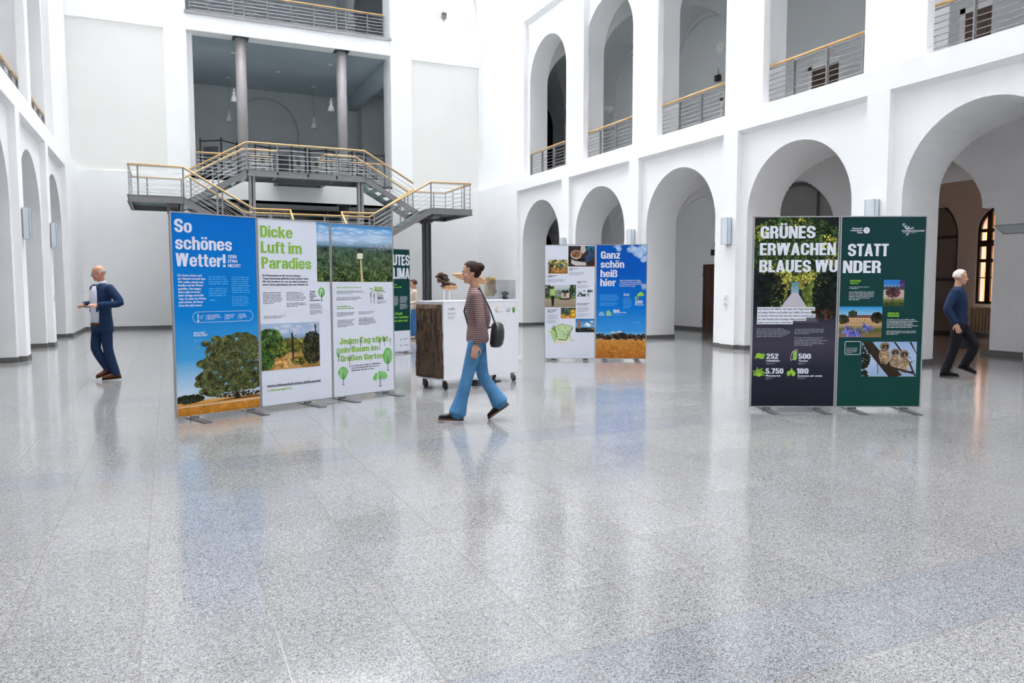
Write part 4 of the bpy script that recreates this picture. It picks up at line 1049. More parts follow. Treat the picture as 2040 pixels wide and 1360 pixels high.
q.line([(.66, 1.40), (.70, 1.385), (.78, 1.39), (.84, 1.37)], .008, L((60, 50, 44)), 5); q.line([(.80, 1.38), (.82, 1.42)], .004, L((60, 50, 44)), 5)
sub(q, 'pictogram', o)

# ---------------------------------------------------------------- dark hedge walk panel
TB = math.radians(-26.06)
def rbase(i): return (6.14 + .99 * i * math.cos(TB), 6.69 + .99 * i * math.sin(TB))
t = panel('dark board with a hedge-lined garden walk, left of the front right pair', rbase(0), TB, 'front right pair of panels', (.20, .78))
p = face([(0, L((30, 34, 44))), (.2, L((40, 42, 56))), (.32, L((66, 62, 78))), (.44, L((58, 58, 72))), (.5, L((30, 32, 40))), (1, L((28, 34, 34)))], 20); o = sheet(t, p)
q = Print(21); q.clip = (U0, 1.0, U1, V1)
hg = [L((22, 34, 24)), L((34, 52, 32)), L((16, 24, 20)), L((48, 66, 36))]; yl = [L((176, 170, 60)), L((140, 146, 54)), L((206, 196, 92)), L((92, 112, 44))]
q.leaves(.49, 1.98, .52, .27, 2600, .018, [L((40, 66, 38)), L((28, 48, 32)), L((66, 92, 44)), L((20, 32, 26)), L((92, 112, 52))], 1.2)
q.leaves(.49, 1.75, .52, .2, 1100, .017, [L((54, 82, 40)), L((78, 104, 48)), L((34, 54, 34))], 1.3)
for cx, cz, n in ((.07, 2.05, 60), (.85, 1.95, 60), (.93, 1.75, 50), (.35, 1.56, 120), (.62, 1.56, 150), (.17, 1.65, 50), (.75, 1.50, 60), (.5, 2.2, 30)): q.leaves(cx, cz, .10, .09, n, .016, yl, 2.4)
q.grad(.445, 1.34, .535, 1.49, [(0, L((150, 176, 186))), (1, L((96, 146, 176)))], 2.5)
q.leaves(.49, 1.46, .04, .03, 24, .008, [L((84, 130, 150)), L((110, 150, 160))], 2.6); q.leaves(.42, 1.46, .03, .06, 120, .010, [L((150, 140, 54)), L((96, 104, 46)), L((60, 76, 40))], 3.2); q.leaves(.565, 1.46, .035, .06, 140, .010, [L((176, 160, 60)), L((120, 120, 50)), L((70, 84, 44))], 3.2); q.leaves(.49, 1.53, .09, .03, 90, .012, yl, 3.3)
q.shape([(.455, 1.365), (.525, 1.365), (.63, 1.203), (.33, 1.203)], L((190, 186, 196)), 3); q.shape([(.33, 1.203), (.63, 1.203), (.78, 1.02), (.24, 1.02)], [L((150, 146, 156)), L((150, 146, 156)), L((76, 72, 86)), L((76, 72, 86))], 3)
for sgn, ins in ((-1, .37), (1, .60)):
    for i in range(9):
        f = i / 8; w = .05 + .22 * (1 - f); x = ins + sgn * (.10 * (1 - f)); h = .10 + .25 * (1 - f)
        q.leaves(x, 1.36 - .06 * (1 - f), .03 + .03 * (1 - f), h * .6, 160, .010, [L((70, 92, 40)), L((96, 116, 50)), L((120, 136, 60))] if sgn > 0 else [L((110, 120, 50)), L((70, 92, 40)), L((150, 150, 66))], 3.4 + f)
q.leaves(.20, 1.36, .17, .24, 900, .016, [L((14, 20, 22)), L((20, 28, 26)), L((26, 38, 28))], 5); q.leaves(.86, 1.34, .17, .28, 1100, .016, [L((14, 22, 22)), L((22, 32, 28)), L((30, 42, 30))], 5)
q.leaves(.83, 1.12, .13, .07, 120, .012, [L((110, 62, 40)), L((64, 40, 34)), L((40, 34, 36))], 5.6)
q.line([(.97, 2.22), (.8, 2.1), (.66, 2.06)], .016, L((26, 26, 24)), 3); q.line([(.9, 2.16), (.78, 1.98)], .008, L((26, 26, 24)), 3)
sub(q, 'photo_print', o)
q = Print(22)
for a in (('GRÜNES', .079, 1.990, .142, .626), ('ERWACHEN', .075, 1.798, .140, .868), ('BLAUES WU', .074, 1.603, .141, .895)): q.head(*a, WH, 9)
sub(q, 'headline', o)
q = Print(23)
for b in ((.062, 1.160, .725, 1.202), (.062, 1.121, .682, 1.163), (.062, 1.082, .731, 1.124), (.062, 1.043, .625, 1.085), (.061, 1.003, .474, 1.046)): q.rect(*b, WH, 9)
for a in (('Das Flüstern der Blätter, das Singen der Vögel, freie Sicht', .071, 1.171, .019, .647), ('auf saftige Wiesen und endlich das Gefühl, frei atmen', .071, 1.131, .019, .605), ('zu können. Wenn uns der Lärm der Stadt zu viel wird oder', .071, 1.092, .019, .653), ('wir eine Auszeit vom stressigen Alltag brauchen,', .070, 1.053, .019, .550), ('zieht es uns ins Grüne, in die Natur.', .070, 1.014, .019, .399)): q.text(*a, INK, 10, .05)
GY = L((176, 180, 192))
q.greek(.060, .852, .462, .958, .0178, GY, 3, .36); q.greek(.498, .886, .898, .955, .0172, GY, 3, .36); q.greek(.498, .752, .898, .857, .0172, GY, 3, .36)
for a in (('Fußballfelder', .179, .568, .021, .161), ('Tierarten', .550, .568, .021, .110), ('Pflanzenarten', .176, .393, .021, .174), ('Baumarten und -sorten', .547, .392, .021, .280)): q.text(*a, WH, 4, .06)
for b in ((.18, .533, .31, .558), (.55, .533, .64, .558), (.176, .358, .28, .383), (.547, .365, .66, .383)): q.greek(*b, .011, GY, 3, .35)
for a in (('252', .180, .600, .062, .138), ('500', .549, .599, .063, .144), ('5.750', .175, .426, .063, .205), ('180', .535, .426, .064, .135)): q.head(*a, WH)
sub(q, 'body_text', o)
q = Print(24); lg = L((150, 200, 66))
q.shape([(.046, .600), (.075, .612), (.11, .600), (.15, .600), (.163, .66), (.13, .658), (.10, .668), (.065, .662)], lg, 3)
for i in range(4): q.line([(.056, .61 + i * .013), (.10, .612 + i * .013), (.152, .608 + i * .013)], .0015, L((110, 160, 50)), 4)
q.cut(); q.rect(.487, .585, .525, .695, lg, 3); q.line([(.487, .60), (.465, .58), (.458, .60), (.47, .66), (.487, .69)], .004, WH, 3); q.line([(.525, .60), (.535, .69), (.528, .71), (.50, .70)], .004, WH, 3)
q.cut()
for i in range(13):
    a = math.radians(8 + 13.6 * i); e = (.055, .075, .062)[i % 3]; x1, z1 = .098 + e * math.cos(a), .40 + e * 1.25 * math.sin(a)
    q.line([(.098, .393), (.098 + .03 * math.cos(a), .40 + .035 * math.sin(a)), (x1, z1)], .005, lg, 3 + i * .05); q.disc(x1, z1, .011, .007, lg, 3.7 + i * .02, 10)
    if i % 2: q.disc(.098 + .036 * math.cos(a + .1), .40 + .045 * math.sin(a + .1), .010, .006, lg, 4 + i * .02, 8)
q.cut(); q.shape([(.43, .40), (.51, .40), (.515, .43), (.49, .47), (.475, .495), (.462, .47), (.45, .44)], lg, 3); q.disc(.444, .43, .024, .03, lg, 3.2); q.disc(.498, .43, .024, .028, lg, 3.3); q.shape([(.455, .40), (.48, .40), (.468, .44)], L((34, 40, 46)), 4)
sub(q, 'pictogram', o)
# ---------------------------------------------------------------- dark green panel
t = panel('dark green board with owls and purple flowers, right of the front right pair', rbase(1), TB, 'front right pair of panels', (.20, .80))
p = face([(0, L((18, 68, 62))), (.4, L((18, 62, 60))), (1, L((20, 58, 60)))], 25); o = sheet(t, p)
q = Print(26)
for a in (('STATT', .092, 1.785, .142, .460), ('NDER', .040, 1.593, .142, .431)): q.head(*a, WH)
sub(q, 'headline', o)
q = Print(27)
for a in (('Klimawandel', .134, 2.094, .017, .113), ('in historischen', .116, 2.070, .018, .132), ('Gärten', .190, 2.046, .018, .059)): q.text(*a, WH, 4, .05)
for a in (('PRÄCHTIGE', .124, 1.493, .019, .128), ('VIELFALT', .125, 1.465, .019, .103), ('TIERISCHES', .563, 1.116, .021, .133), ('VERGNÜGEN', .564, 1.089, .020, .135)): q.text(*a, LIME, 4, .05)
q.greek(.122, 1.408, .388, 1.442, .017, WH, 3, .36); q.greek(.120, 1.278, .428, 1.384, .0178, WH, 3, .36); q.greek(.562, .958, .928, 1.065, .0178, WH, 3, .36); q.greek(.561, .880, .922, .932, .0172, WH, 3, .36)
pill(q, .092, .651, .271, .803, .015, .006, WH); q.greek(.108, .665, .258, .735, .012, WH, 3, .3)
sub(q, 'body_text', o)
q = Print(28)
q.disc(.296, 2.079, .036, .036, WH, 3, 28); q.line([(.285, 2.062), (.285, 2.085), (.278, 2.095)], .004, L((120, 130, 140)), 4); q.line([(.305, 2.062), (.305, 2.09), (.312, 2.10)], .004, L((120, 130, 140)), 4); q.disc(.300, 2.09, .008, .01, L((170, 178, 186)), 4)
q.text('SCHLÖSSERLAND SACHSEN', .695, 2.062, .020, .256, WH, 4, .03); q.greek(.708, 2.046, .931, 2.056, .010, WH, 3)
def swirl(cx, cz, r, turns, a0, w):
    q.line([(cx + r * (1 - i / 30) * math.cos(a0 + turns * 2 * PI * i / 30), cz + r * (1 - i / 30) * math.sin(a0 + turns * 2 * PI * i / 30)) for i in range(28)], w, WH, 4)
swirl(.712, 2.142, .016, 1.2, 0, .006); swirl(.760, 2.112, .030, 1.3, 2.2, .009); swirl(.815, 2.108, .016, 1.2, 3, .006); swirl(.76, 2.028, .018, 1.1, .5, .007)
q.line([(.712, 2.13), (.735, 2.11), (.76, 2.095), (.80, 2.10)], .008, WH, 4.1)
sub(q, 'emblem', o)
q = Print(29); b = (.512, 1.215, .748, 1.515); q.clip = b
q.grad(*b, [(0, L((70, 84, 40))), (.22, L((110, 110, 60))), (.35, L((196, 176, 160))), (.6, L((190, 170, 150))), (.72, L((60, 120, 190))), (1, L((40, 120, 200)))], 1)
q.rect(.512, 1.40, .748, 1.435, L((70, 72, 84)), 2)
for i in range(6): q.rect(.52 + i * .04, 1.435, .535 + i * .04, 1.455, L((180, 160, 140)), 2)
q.leaves(.62, 1.365, .08, .05, 260, .012, [L((84, 52, 58)), L((110, 72, 74)), L((60, 40, 46))], 3); q.leaves(.73, 1.47, .04, .06, 90, .012, [L((96, 60, 110)), L((70, 46, 90))], 3); q.line([(.62, 1.26), (.622, 1.34)], .010, L((70, 50, 40)), 3)
q.leaves(.63, 1.235, .13, .02, 120, .010, [L((60, 90, 40)), L((40, 60, 34))], 3)
sub(q, 'photo_print', o)
q = Print(30); b = (U0, .852, .505, 1.207); q.clip = b
q.grad(*b, [(0, L((150, 110, 80))), (.25, L((80, 96, 50))), (.42, L((196, 160, 120))), (.6, L((96, 84, 80))), (.68, L((150, 200, 226))), (1, L((20, 140, 206)))], 1)
q.rect(.11, 1.03, .40, 1.075, L((226, 186, 130)), 2); q.shape([(.10, 1.075), (.41, 1.075), (.38, 1.11), (.13, 1.11)], L((104, 74, 70)), 2)
for i in range(9): q.rect(.125 + i * .03, 1.035, .137 + i * .03, 1.065, L((120, 96, 80)), 2.4)
q.leaves(.17, 1.125, .05, .035, 120, .012, [L((38, 46, 30)), L((54, 58, 36))], 2.6); q.leaves(.06, 1.06, .07, .05, 160, .014, [L((44, 50, 32)), L((70, 66, 44))], 2.5); q.leaves(.45, 1.08, .07, .06, 220, .014, [L((54, 48, 34)), L((40, 40, 30)), L((84, 66, 44))], 2.5)
for cx, cz in ((.33, .96), (.12, .92), (.21, .89)):
    for i in range(46):
        a = q.rng.uniform(0, 2 * PI); r = q.rng.uniform(.02, .09); q.line([(cx, cz), (cx + r * math.cos(a), cz + r * math.sin(a) * .9)], .008, q.rng.choice([L((84, 84, 180)), L((110, 112, 206)), L((60, 56, 140)), L((150, 150, 220))]), 3 + q.rng.random())
q.line([(.33, .96), (.30, .86)], .008, L((110, 140, 60)), 4.2)
sub(q, 'photo_print', o)
q = Print(31); b = (.289, .395, .915, .800); q.clip = b
q.grad(*b, [(0, L((150, 174, 206))), (.5, L((176, 196, 226))), (1, L((146, 172, 214)))], 1)
bk = L((52, 42, 34))
q.shape([(.29, .80), (.40, .80), (.58, .60), (.76, .41), (.70, .395), (.60, .395), (.43, .60), (.33, .73)], bk, 2); q.leaves(.5, .6, .2, .17, 0, .02, [bk], 2)
q.line([(.66, .80), (.84, .55), (.91, .40)], .022, bk, 2); q.line([(.84, .80), (.93, .66)], .026, bk, 2); q.line([(.76, .45), (.87, .45), (.92, .41)], .016, bk, 2); q.line([(.47, .56), (.48, .42)], .008, bk, 2); q.line([(.42, .80), (.38, .74)], .012, bk, 2); q.line([(.72, .70), (.86, .60)], .007, bk, 2)
q.leaves(.32, .62, .06, .14, 130, .02, [L((30, 30, 24)), L((44, 44, 30))], 2.4); q.leaves(.33, .43, .05, .04, 40, .02, [L((30, 30, 24))], 2.4); q.leaves(.8, .58, .1, .1, 12, .012, [L((110, 130, 50))], 2.4)
for cx, cz, s_ in ((.548, .66, 1.12), (.668, .60, 1.0), (.772, .575, 1.08)):
    q.disc(cx, cz - .03, .055 * s_, .095 * s_, L((160, 134, 104)), 3, 20, .05); q.leaves(cx, cz - .03, .05 * s_, .09 * s_, 150, .010, [L((182, 158, 126)), L((136, 110, 84)), L((200, 180, 150)), L((110, 88, 66))], 3.3)
    q.disc(cx, cz + .075 * s_, .050 * s_, .045 * s_, L((140, 116, 92)), 3.8, 20, .05); q.leaves(cx, cz + .075 * s_, .045 * s_, .04 * s_, 60, .009, [L((170, 146, 116)), L((110, 88, 70))], 4)
    q.disc(cx - .012, cz + .075 * s_, .022, .026, L((70, 56, 46)), 5, 14); q.disc(cx + .024, cz + .075 * s_, .020, .026, L((66, 54, 44)), 5, 14); q.disc(cx + .008, cz + .066 * s_, .006, .012, L((190, 166, 110)), 5.5, 8)
q.shape([(.50, .52), (.90, .42), (.90, .44), (.52, .545)], bk, 5)
sub(q, 'photo_print', o)

# ---------------------------------------------------------------- rear pair
TC = math.radians(-27.94)
def mbase(i): return (6.637 + .99 * i * math.cos(TC), 12.908 + .99 * i * math.sin(TC))
t = panel('white board with small photos and a garden map, left of the rear pair', mbase(0), TC, 'rear pair of panels', (.18, .80))
p = face([(0, SHEET), (1, SHEET)], 40); o = sheet(t, p)
def photo(o, b, stops, fn, seed):
    q = Print(seed); q.clip = b; q.grad(*b, stops, 1); fn(q); sub(q, 'photo_print', o)
def ph_hands(q):
    q.leaves(.73, 2.02, .28, .2, 200, .03, [L((50, 42, 40)), L((70, 54, 48)), L((40, 36, 38))], 1.5)
    q.shape([(.80, 1.90), (.99, 1.98), (.99, 2.16), (.88, 2.14), (.78, 2.0)], L((50, 78, 120)), 2); q.shape([(.75, 2.216), (.99, 2.216), (.99, 2.12), (.84, 2.12)], L((40, 110, 140)), 2)
    q.disc(.61, 2.05, .105, .085, L((206, 196, 190)), 3, 24); q.disc(.61, 2.055, .090, .070, L((140, 92, 62)), 3.4, 24); q.leaves(.61, 2.05, .08, .06, 70, .012, [L((170, 120, 84)), L((110, 70, 50)), L((150, 130, 60))], 3.8)
    q.shape([(.52, 1.96), (.58, 1.93), (.80, 1.90), (.80, 1.84), (.6, 1.84), (.52, 1.88)], L((200, 196, 192)), 4); q.shape([(.70, 2.216), (.78, 2.216), (.80, 2.12), (.74, 2.06), (.69, 2.12)], L((196, 186, 176)), 4)
photo(o, (.460, 1.822, U1, 2.216), [(0, L((70, 44, 36))), (1, L((56, 50, 50)))], ph_hands, 41)
def ph_aut(q):
    q.leaves(.26, 1.87, .2, .09, 260, .02, [L((40, 44, 28)), L((60, 62, 34)), L((210, 200, 120)), L((150, 150, 90))], 2); q.leaves(.26, 1.74, .2, .05, 160, .018, [L((170, 120, 60)), L((140, 96, 46)), L((200, 150, 84))], 2)
    q.line([(.10, 1.70), (.13, 1.86), (.22, 1.95)], .02, L((36, 30, 24)), 3); q.rect(.29, 1.82, .37, 1.86, L((70, 90, 100)), 3)
photo(o, (.071, 1.686, .446, 1.955), [(0, L((150, 104, 56))), (.4, L((130, 110, 70))), (1, L((180, 186, 180)))], ph_aut, 42)
def ph_jog(q):
    q.leaves(.06, 1.36, .10, .14, 220, .02, [L((48, 58, 40)), L((66, 74, 50))], 2); q.leaves(.57, 1.38, .09, .12, 200, .02, [L((40, 60, 36)), L((56, 80, 46))], 2); q.leaves(.32, 1.33, .16, .04, 120, .014, [L((80, 100, 80)), L((96, 112, 96))], 1.6)
    q.rect(.003, 1.20, .609, 1.245, L((104, 132, 66)), 2.2); q.rect(.33, 1.20, .48, 1.32, L((200, 186, 166)), 3); q.rect(.37, 1.24, .42, 1.29, L((140, 96, 70)), 3.4); q.rect(.29, 1.18, .49, 1.215, L((60, 62, 60)), 3.3); q.leaves(.40, 1.34, .06, .035, 60, .014, [L((40, 52, 38))], 3.5); q.rect(.49, 1.20, .52, 1.33, L((40, 42, 46)), 3.6)
    q.disc(.165, 1.42, .026, .032, L((120, 80, 66)), 4, 14); q.shape([(.11, 1.26), (.20, 1.26), (.215, 1.38), (.17, 1.395), (.11, 1.38)], L((160, 206, 120)), 4); q.line([(.12, 1.36), (.10, 1.30), (.17, 1.27)], .016, L((176, 130, 106)), 4.4); q.line([(.21, 1.36), (.27, 1.32)], .014, L((176, 130, 106)), 4.4); q.shape([(.125, 1.26), (.195, 1.26), (.18, 1.06), (.145, 1.06)], L((36, 36, 40)), 4)
photo(o, (U0, 1.036, .609, 1.470), [(0, L((150, 132, 112))), (.38, L((170, 152, 130))), (.4, L((90, 116, 66))), (.6, L((150, 160, 160))), (1, L((206, 212, 220)))], ph_jog, 43)
photo(o, (.320, .822, .606, 1.027), [(0, L((190, 150, 60))), (.5, L((90, 80, 40))), (1, L((60, 70, 40)))], lambda q: (q.leaves(.55, .93, .06, .06, 60, .022, [L((226, 160, 40)), L((240, 186, 60))], 2), q.leaves(.42, .86, .1, .04, 60, .022, [L((226, 150, 50)), L((200, 120, 40))], 2), q.leaves(.43, .95, .08, .07, 90, .02, [L((60, 90, 80)), L((90, 110, 90)), L((40, 56, 40))], 3)), 44)
photo(o, (.606, .551, U1, .813), [(0, L((40, 44, 48))), (.3, L((60, 66, 70))), (.4, L((120, 180, 220))), (1, L((20, 110, 180)))], lambda q: (q.leaves(.83, .70, .06, .03, 40, .02, [L((220, 230, 240))], 2), q.leaves(.92, .76, .03, .015, 14, .014, [L((220, 230, 240))], 2), q.shape([(.64, .6), (.70, .6), (.70, .76), (.68, .80), (.65, .78)], L((150, 110, 96)), 2), q.leaves(.78, .60, .18, .035, 120, .016, [L((36, 42, 36)), L((50, 54, 44))], 3), q.rect(.84, .60, .95, .625, L((200, 170, 150)), 3.4)), 45)
q = Print(46)
q.shape([(.20, .33), (.40, .32), (.50, .40), (.545, .42), (.54, .47), (.49, .47), (.555, .66), (.30, .72), (.24, .69), (.13, .62), (.05, .60), (.10, .48)], L((226, 222, 206)), 2)
q.shape([(.24, .40), (.44, .39), (.55, .66), (.33, .715), (.15, .62)], L((196, 218, 166)), 3); q.shape([(.10, .58), (.22, .60), (.24, .42), (.20, .34)], L((176, 206, 130)), 3.1); q.shape([(.05, .50), (.10, .53), (.15, .47), (.14, .40), (.08, .42)], L((206, 222, 240)), 3.2)
q.line([(.15, .62), (.22, .58), (.24, .44)], .016, L((70, 100, 56)), 4); q.line([(.27, .41), (.42, .40), (.55, .65)], .016, L((70, 100, 56)), 4); q.line([(.15, .62), (.33, .71), (.54, .665)], .010, L((90, 110, 70)), 4)
q.leaves(.36, .56, .12, .10, 60, .012, [L((120, 140, 100)), L((150, 160, 130)), L((160, 196, 110))], 4); q.leaves(.18, .63, .05, .04, 30, .014, [L((90, 140, 70))], 4); q.disc(.515, .41, .03, .025, L((206, 220, 170)), 3.5); q.leaves(.47, .48, .04, .04, 20, .014, [L((120, 160, 90))], 4)
sub(q, 'garden_map', o)
q = Print(47)
for b in ((.475, 1.741, .672, 1.790), (.071, 1.608, .256, 1.656), (.637, 1.491, .840, 1.540), (.633, 1.070, .889, 1.118), (.059, .924, .268, .997)): q.greek(*b, .0245, INK, 3, .62)
for b in ((.475, 1.652, .784, 1.716), (.067, 1.514, .436, 1.584), (.634, 1.405, .877, 1.466), (.635, .94, .880, 1.044), (.635, .850, .880, .915), (.060, .80, .283, .900), (.060, .726, .283, .785), (.499, .377, .614, .415)): q.greek(*b, .0145, L((120, 122, 132)), 3, .42)
sub(q, 'body_text', o)
q = Print(48)
q.disc(.68, 1.315, .05, .04, L((190, 196, 204)), 3, 14); q.shape([(.63, 1.245), (.80, 1.245), (.80, 1.30), (.74, 1.29), (.69, 1.33), (.66, 1.29)], L((70, 74, 80)), 3.2); q.shape([(.67, 1.255), (.71, 1.255), (.69, 1.30)], WH, 4); q.disc(.77, 1.352, .02, .012, L((90, 94, 100)), 3)
q.cut(); q.rect(.827, 1.32, .90, 1.374, L((80, 112, 106)), 3); q.rect(.89, 1.335, .935, 1.365, L((80, 112, 106)), 3); q.rect(.827, 1.265, .865, 1.30, L((120, 124, 130)), 3); q.greek(.827, 1.225, .90, 1.255, .010, L((120, 122, 132)), 3)
sub(q, 'pictogram', o)
# ---------------------------------------------------------------- blue panel over a golden field
t = panel('blue board with clouds above a golden field, right of the rear pair', mbase(1), TC, 'rear pair of panels', (.18, .80))
p = face([(0, L((200, 130, 50))), (.20, L((130, 190, 230))), (.24, L((60, 150, 222))), (.45, L((0, 118, 208))), (.75, L((0, 88, 186))), (1, L((0, 84, 180)))], 50); o = sheet(t, p)
q = Print(51); q.clip = (U0, V0, U1, V1)
q.grad(U0, V0, U1, .421, [(0, L((176, 106, 40))), (.6, L((196, 130, 52))), (1, L((214, 150, 70)))], 1)
q.leaves(.49, .23, .55, .20, 1500, .008, [L((206, 140, 60)), L((176, 104, 40)), L((226, 170, 96)), L((150, 86, 36))], 2)
for i in range(20): q.leaves(.03 + i * .05, .455 + q.rng.uniform(-.01, .03), .045, .045, 60, .016, [L((48, 40, 30)), L((70, 50, 38)), L((36, 34, 28)), L((84, 60, 40))], 2)
q.leaves(.5, .49, .10, .05, 160, .016, [L((56, 40, 34)), L((70, 50, 40)), L((40, 34, 30))], 2.4)
q.rect(.30, .50, .385, .565, L((206, 208, 214)), 1.5); q.disc(.46, .56, .05, .025, L((200, 204, 214)), 1.5)
for cx, cz, rx, rz, n in ((.76, 2.15, .16, .05, 16), (.86, 2.06, .10, .07, 16), (.92, 2.16, .07, .05, 8), (.93, 1.97, .05, .05, 6), (.40, 2.17, .06, .04, 5), (.95, 1.43, .03, .04, 5)):
    for i in range(n):
        a = q.rng.uniform(0, 2 * PI); r = math.sqrt(q.rng.random()); q.puff(cx + rx * r * math.cos(a), cz + rz * r * math.sin(a), q.rng.uniform(.04, .08), q.rng.uniform(.03, .055), L((206, 218, 238)), L((70, 130, 206)) if r > .6 else L((150, 184, 226)), 2 + (1 - r) + i * .01)
q.rect(.80, .735, .84, .742, L((190, 215, 240)), 2); q.rect(.72, .74, .75, .746, L((150, 195, 235)), 2)
sub(q, 'photo_print', o)
q = Print(52)
for a in (('Ganz', .095, 1.971, .143, .368), ('schön', .092, 1.793, .143, .451), ('heiß', .089, 1.616, .143, .324), ('hier', .086, 1.442, .144, .301)): q.head(*a, WH, 5)
sub(q, 'headline', o)
q = Print(53)
for a in (('Städte sind Wärmeinseln und haben', .459, 1.545, .020, .404), ('ein besonderes Klima, das Stadtklima.', .460, 1.509, .020, .426), ('Der Temperaturunterschied zum Umland', .460, 1.473, .020, .452), ('kann bis zu 10 °C betragen.', .460, 1.437, .020, .302), ('Kühlschränke', .758, 1.073, .022, .166), ('km² Boden', .465, .927, .022, .124)): q.text(*a, WH, 5, .05)
q.head('200', .758, 1.108, .061, .143, WH); q.head('168', .334, .925, .068, .125, WH)
q.greek(.080, 1.058, .480, 1.290, .0193, LGB, 3, .4, 8); q.greek(.536, 1.247, .695, 1.299, .025, WH, 3, .6); q.greek(.532, 1.012, .705, 1.225, .0178, LGB, 3, .4); q.greek(.340, .869, .552, .914, .015, LGB, 3, .4)
sub(q, 'body_text', o)
q = Print(54)
for dx, dz, r in ((0, 0, .045), (-.035, -.01, .03), (.035, -.01, .032), (.01, .025, .03)): q.disc(.86 + dx, 1.285 + dz, r, r * .8, L((150, 206, 80)), 3 + r)
q.line([(.86, 1.19), (.86, 1.26)], .010, L((40, 150, 200)), 3); pill(q, .757, 1.188, .82, 1.245, .008, .006, L((170, 220, 110))); q.rect(.765, 1.195, .795, 1.235, L((150, 206, 80)), 3)
q.cut(); q.shape([(.059, .873), (.173, .873), (.155, .947), (.078, .947)], L((150, 200, 230)), 3)
for i in range(4): q.line([(.062 + i * .004, .885 + i * .016), (.17 - i * .004, .885 + i * .016)], .003, L((0, 110, 190)), 4)
q.cut(); q.shape([(.20, .873), (.31, .873), (.31, .92), (.25, .984), (.21, .96)], L((150, 206, 120)), 3); q.shape([(.22, .873), (.26, .873), (.26, .95), (.22, .93)], L((150, 190, 220)), 4)
sub(q, 'pictogram', o)
# ---------------------------------------------------------------- green panel far behind the front row
TD = math.radians(23.13)
t = panel('dark green board behind the front row of three, only its right edge visible', (4.377 - .535 * math.cos(TD), 15.526 - .535 * math.sin(TD)), TD, 'rear single panel', (.20, .86))
p = face([(0, DKG), (1, DKG)], 60); o = sheet(t, p)
q = Print(61); q.rect(U0, V0, U1, .491, SHEET, 1)
for i, (x, z) in enumerate(((.70, .30), (.82, .31), (.70, .17), (.84, .17))):
    q.disc(x, z, .014, .014, [L((40, 120, 110)), L((90, 96, 104)), L((60, 66, 80)), L((40, 90, 130))][i], 3); q.greek(x + .025, z - .015, x + .10, z + .015, .012, INK, 3)
q.greek(.535, 1.033, .668, 1.239, .0165, WH, 3, .4); q.greek(.694, .953, .927, 1.236, .0165, WH, 3, .4, 10)
sub(q, 'body_text', o)
q = Print(62); q.clip = (U0, V0, U1, V1)
for a in (('GUTES', .385, 1.892, .230, .59), ('KLIMA', .375, 1.607, .232, .60)): q.head(*a, WH)
sub(q, 'headline', o)
q = Print(63)
for a in (('e der', .524, 1.470, .030, .096), ('gen, vor der', .523, 1.414, .033, .222), ('Zukunft', .544, .840, .050, .217), ('mt. Gestalten', .543, .764, .047, .381), ('sie aktiv mit!', .541, .688, .044, .361)): q.text(*a, LIME, 4, .05)
sub(q, 'slogan', o)

# ================================================================== PLINTH WITH EXHIBITS
M['bark'] = pmat('dark_ridged_bark', (.030, .022, .016), (.115, .070, .040), 9, .9, bump=.9, stretch=(1, 3.2, .55), detail=9, contrast=(.36, .66))
M['fungus'] = pmat('dark_brown_dried_fungus', (.022, .013, .008), (.12, .07, .04), 22, .8, bump=.6, detail=6)
M['fungtan'] = pmat('tan_bracket_fungus', (.46, .27, .13), (.30, .16, .075), 26, .7, bump=.3, stretch=(1, 1, 5), detail=5)
M['rot'] = pmat('yellow_grey_split_wood', (.52, .33, .10), (.17, .14, .075), 12, .8, bump=.6, stretch=(3, 3, .5), detail=6, contrast=(.42, .58))
M['rock'] = pmat('charcoal_black_rock', (.03, .03, .033), (.07, .07, .075), 30, .55, bump=.5)
PA = math.radians(22.07); PF = (3.443, 9.736)
def pl(x, y, z=0.0): return (PF[0] + x * math.cos(PA) - y * math.sin(PA), PF[1] + x * math.sin(PA) + y * math.cos(PA), z)
t = thing('display_plinth', 'white box plinth on casters holding dried fungi, behind the walking woman', 'plinth', pl(0, 0), PA)
b = MB(); b.box(0, 0, .135, 1.53, .57, 1.225); body = b.build('body', M['white'], t, bevel=.004)
b = MB(); b.box(-.006, -.006, 1.225, 1.536, .576, 1.24); b.build('top_plate', M['white'], t)
for x, y in ((.07, .07), (.07, .50), (1.46, .07), (1.46, .50)):
    c = MB(); c.lathe([(.03, .085), (.03, .135)], 12, (x, y, 0)); c.box(x - .022, y - .045, .03, x - .016, y + .02, .095); c.box(x + .016, y - .045, .03, x + .022, y + .02, .095); c.box(x - .022, y - .03, .085, x + .022, y + .02, .1)
    o = c.build('caster', M['lsteel'] if x > 1 else M['black'], t)
    w = MB(); w.rings([[(x + sx, y - .025 + r * math.cos(2 * PI * k / 18), .042 + r * math.sin(2 * PI * k / 18)) for k in range(18)] for sx, r in ((-.013, .034), (-.010, .042), (.010, .042), (.013, .034))]); w.build('wheel', M['black'], o, True)
q = Print(70)
for i in range(16): q.line([(.075 + i * .010, 1.12 + .012 * math.sin(i)), (.085 + i * .010, 1.12 + .012 * math.sin(i + 1))], .003, L((70, 90, 70)), 1)
q.leaves(.15, 1.135, .05, .018, 14, .010, [L((70, 110, 70)), L((40, 50, 60))], 1)
q.greek(.080, 1.045, .24, 1.085, .012, L((110, 112, 124)), 1, .4); q.greek(.080, .99, .24, 1.03, .012, L((110, 112, 124)), 1, .4)
q.leaves(1.06, 1.10, .05, .035, 16, .012, [L((220, 180, 110)), L((230, 200, 150))], 1); q.greek(1.02, 1.045, 1.20, 1.065, .010, L((110, 112, 124)), 1, .4); q.line([(1.02, 1.07), (1.20, 1.07)], .003, L((120, 120, 130)), 1)
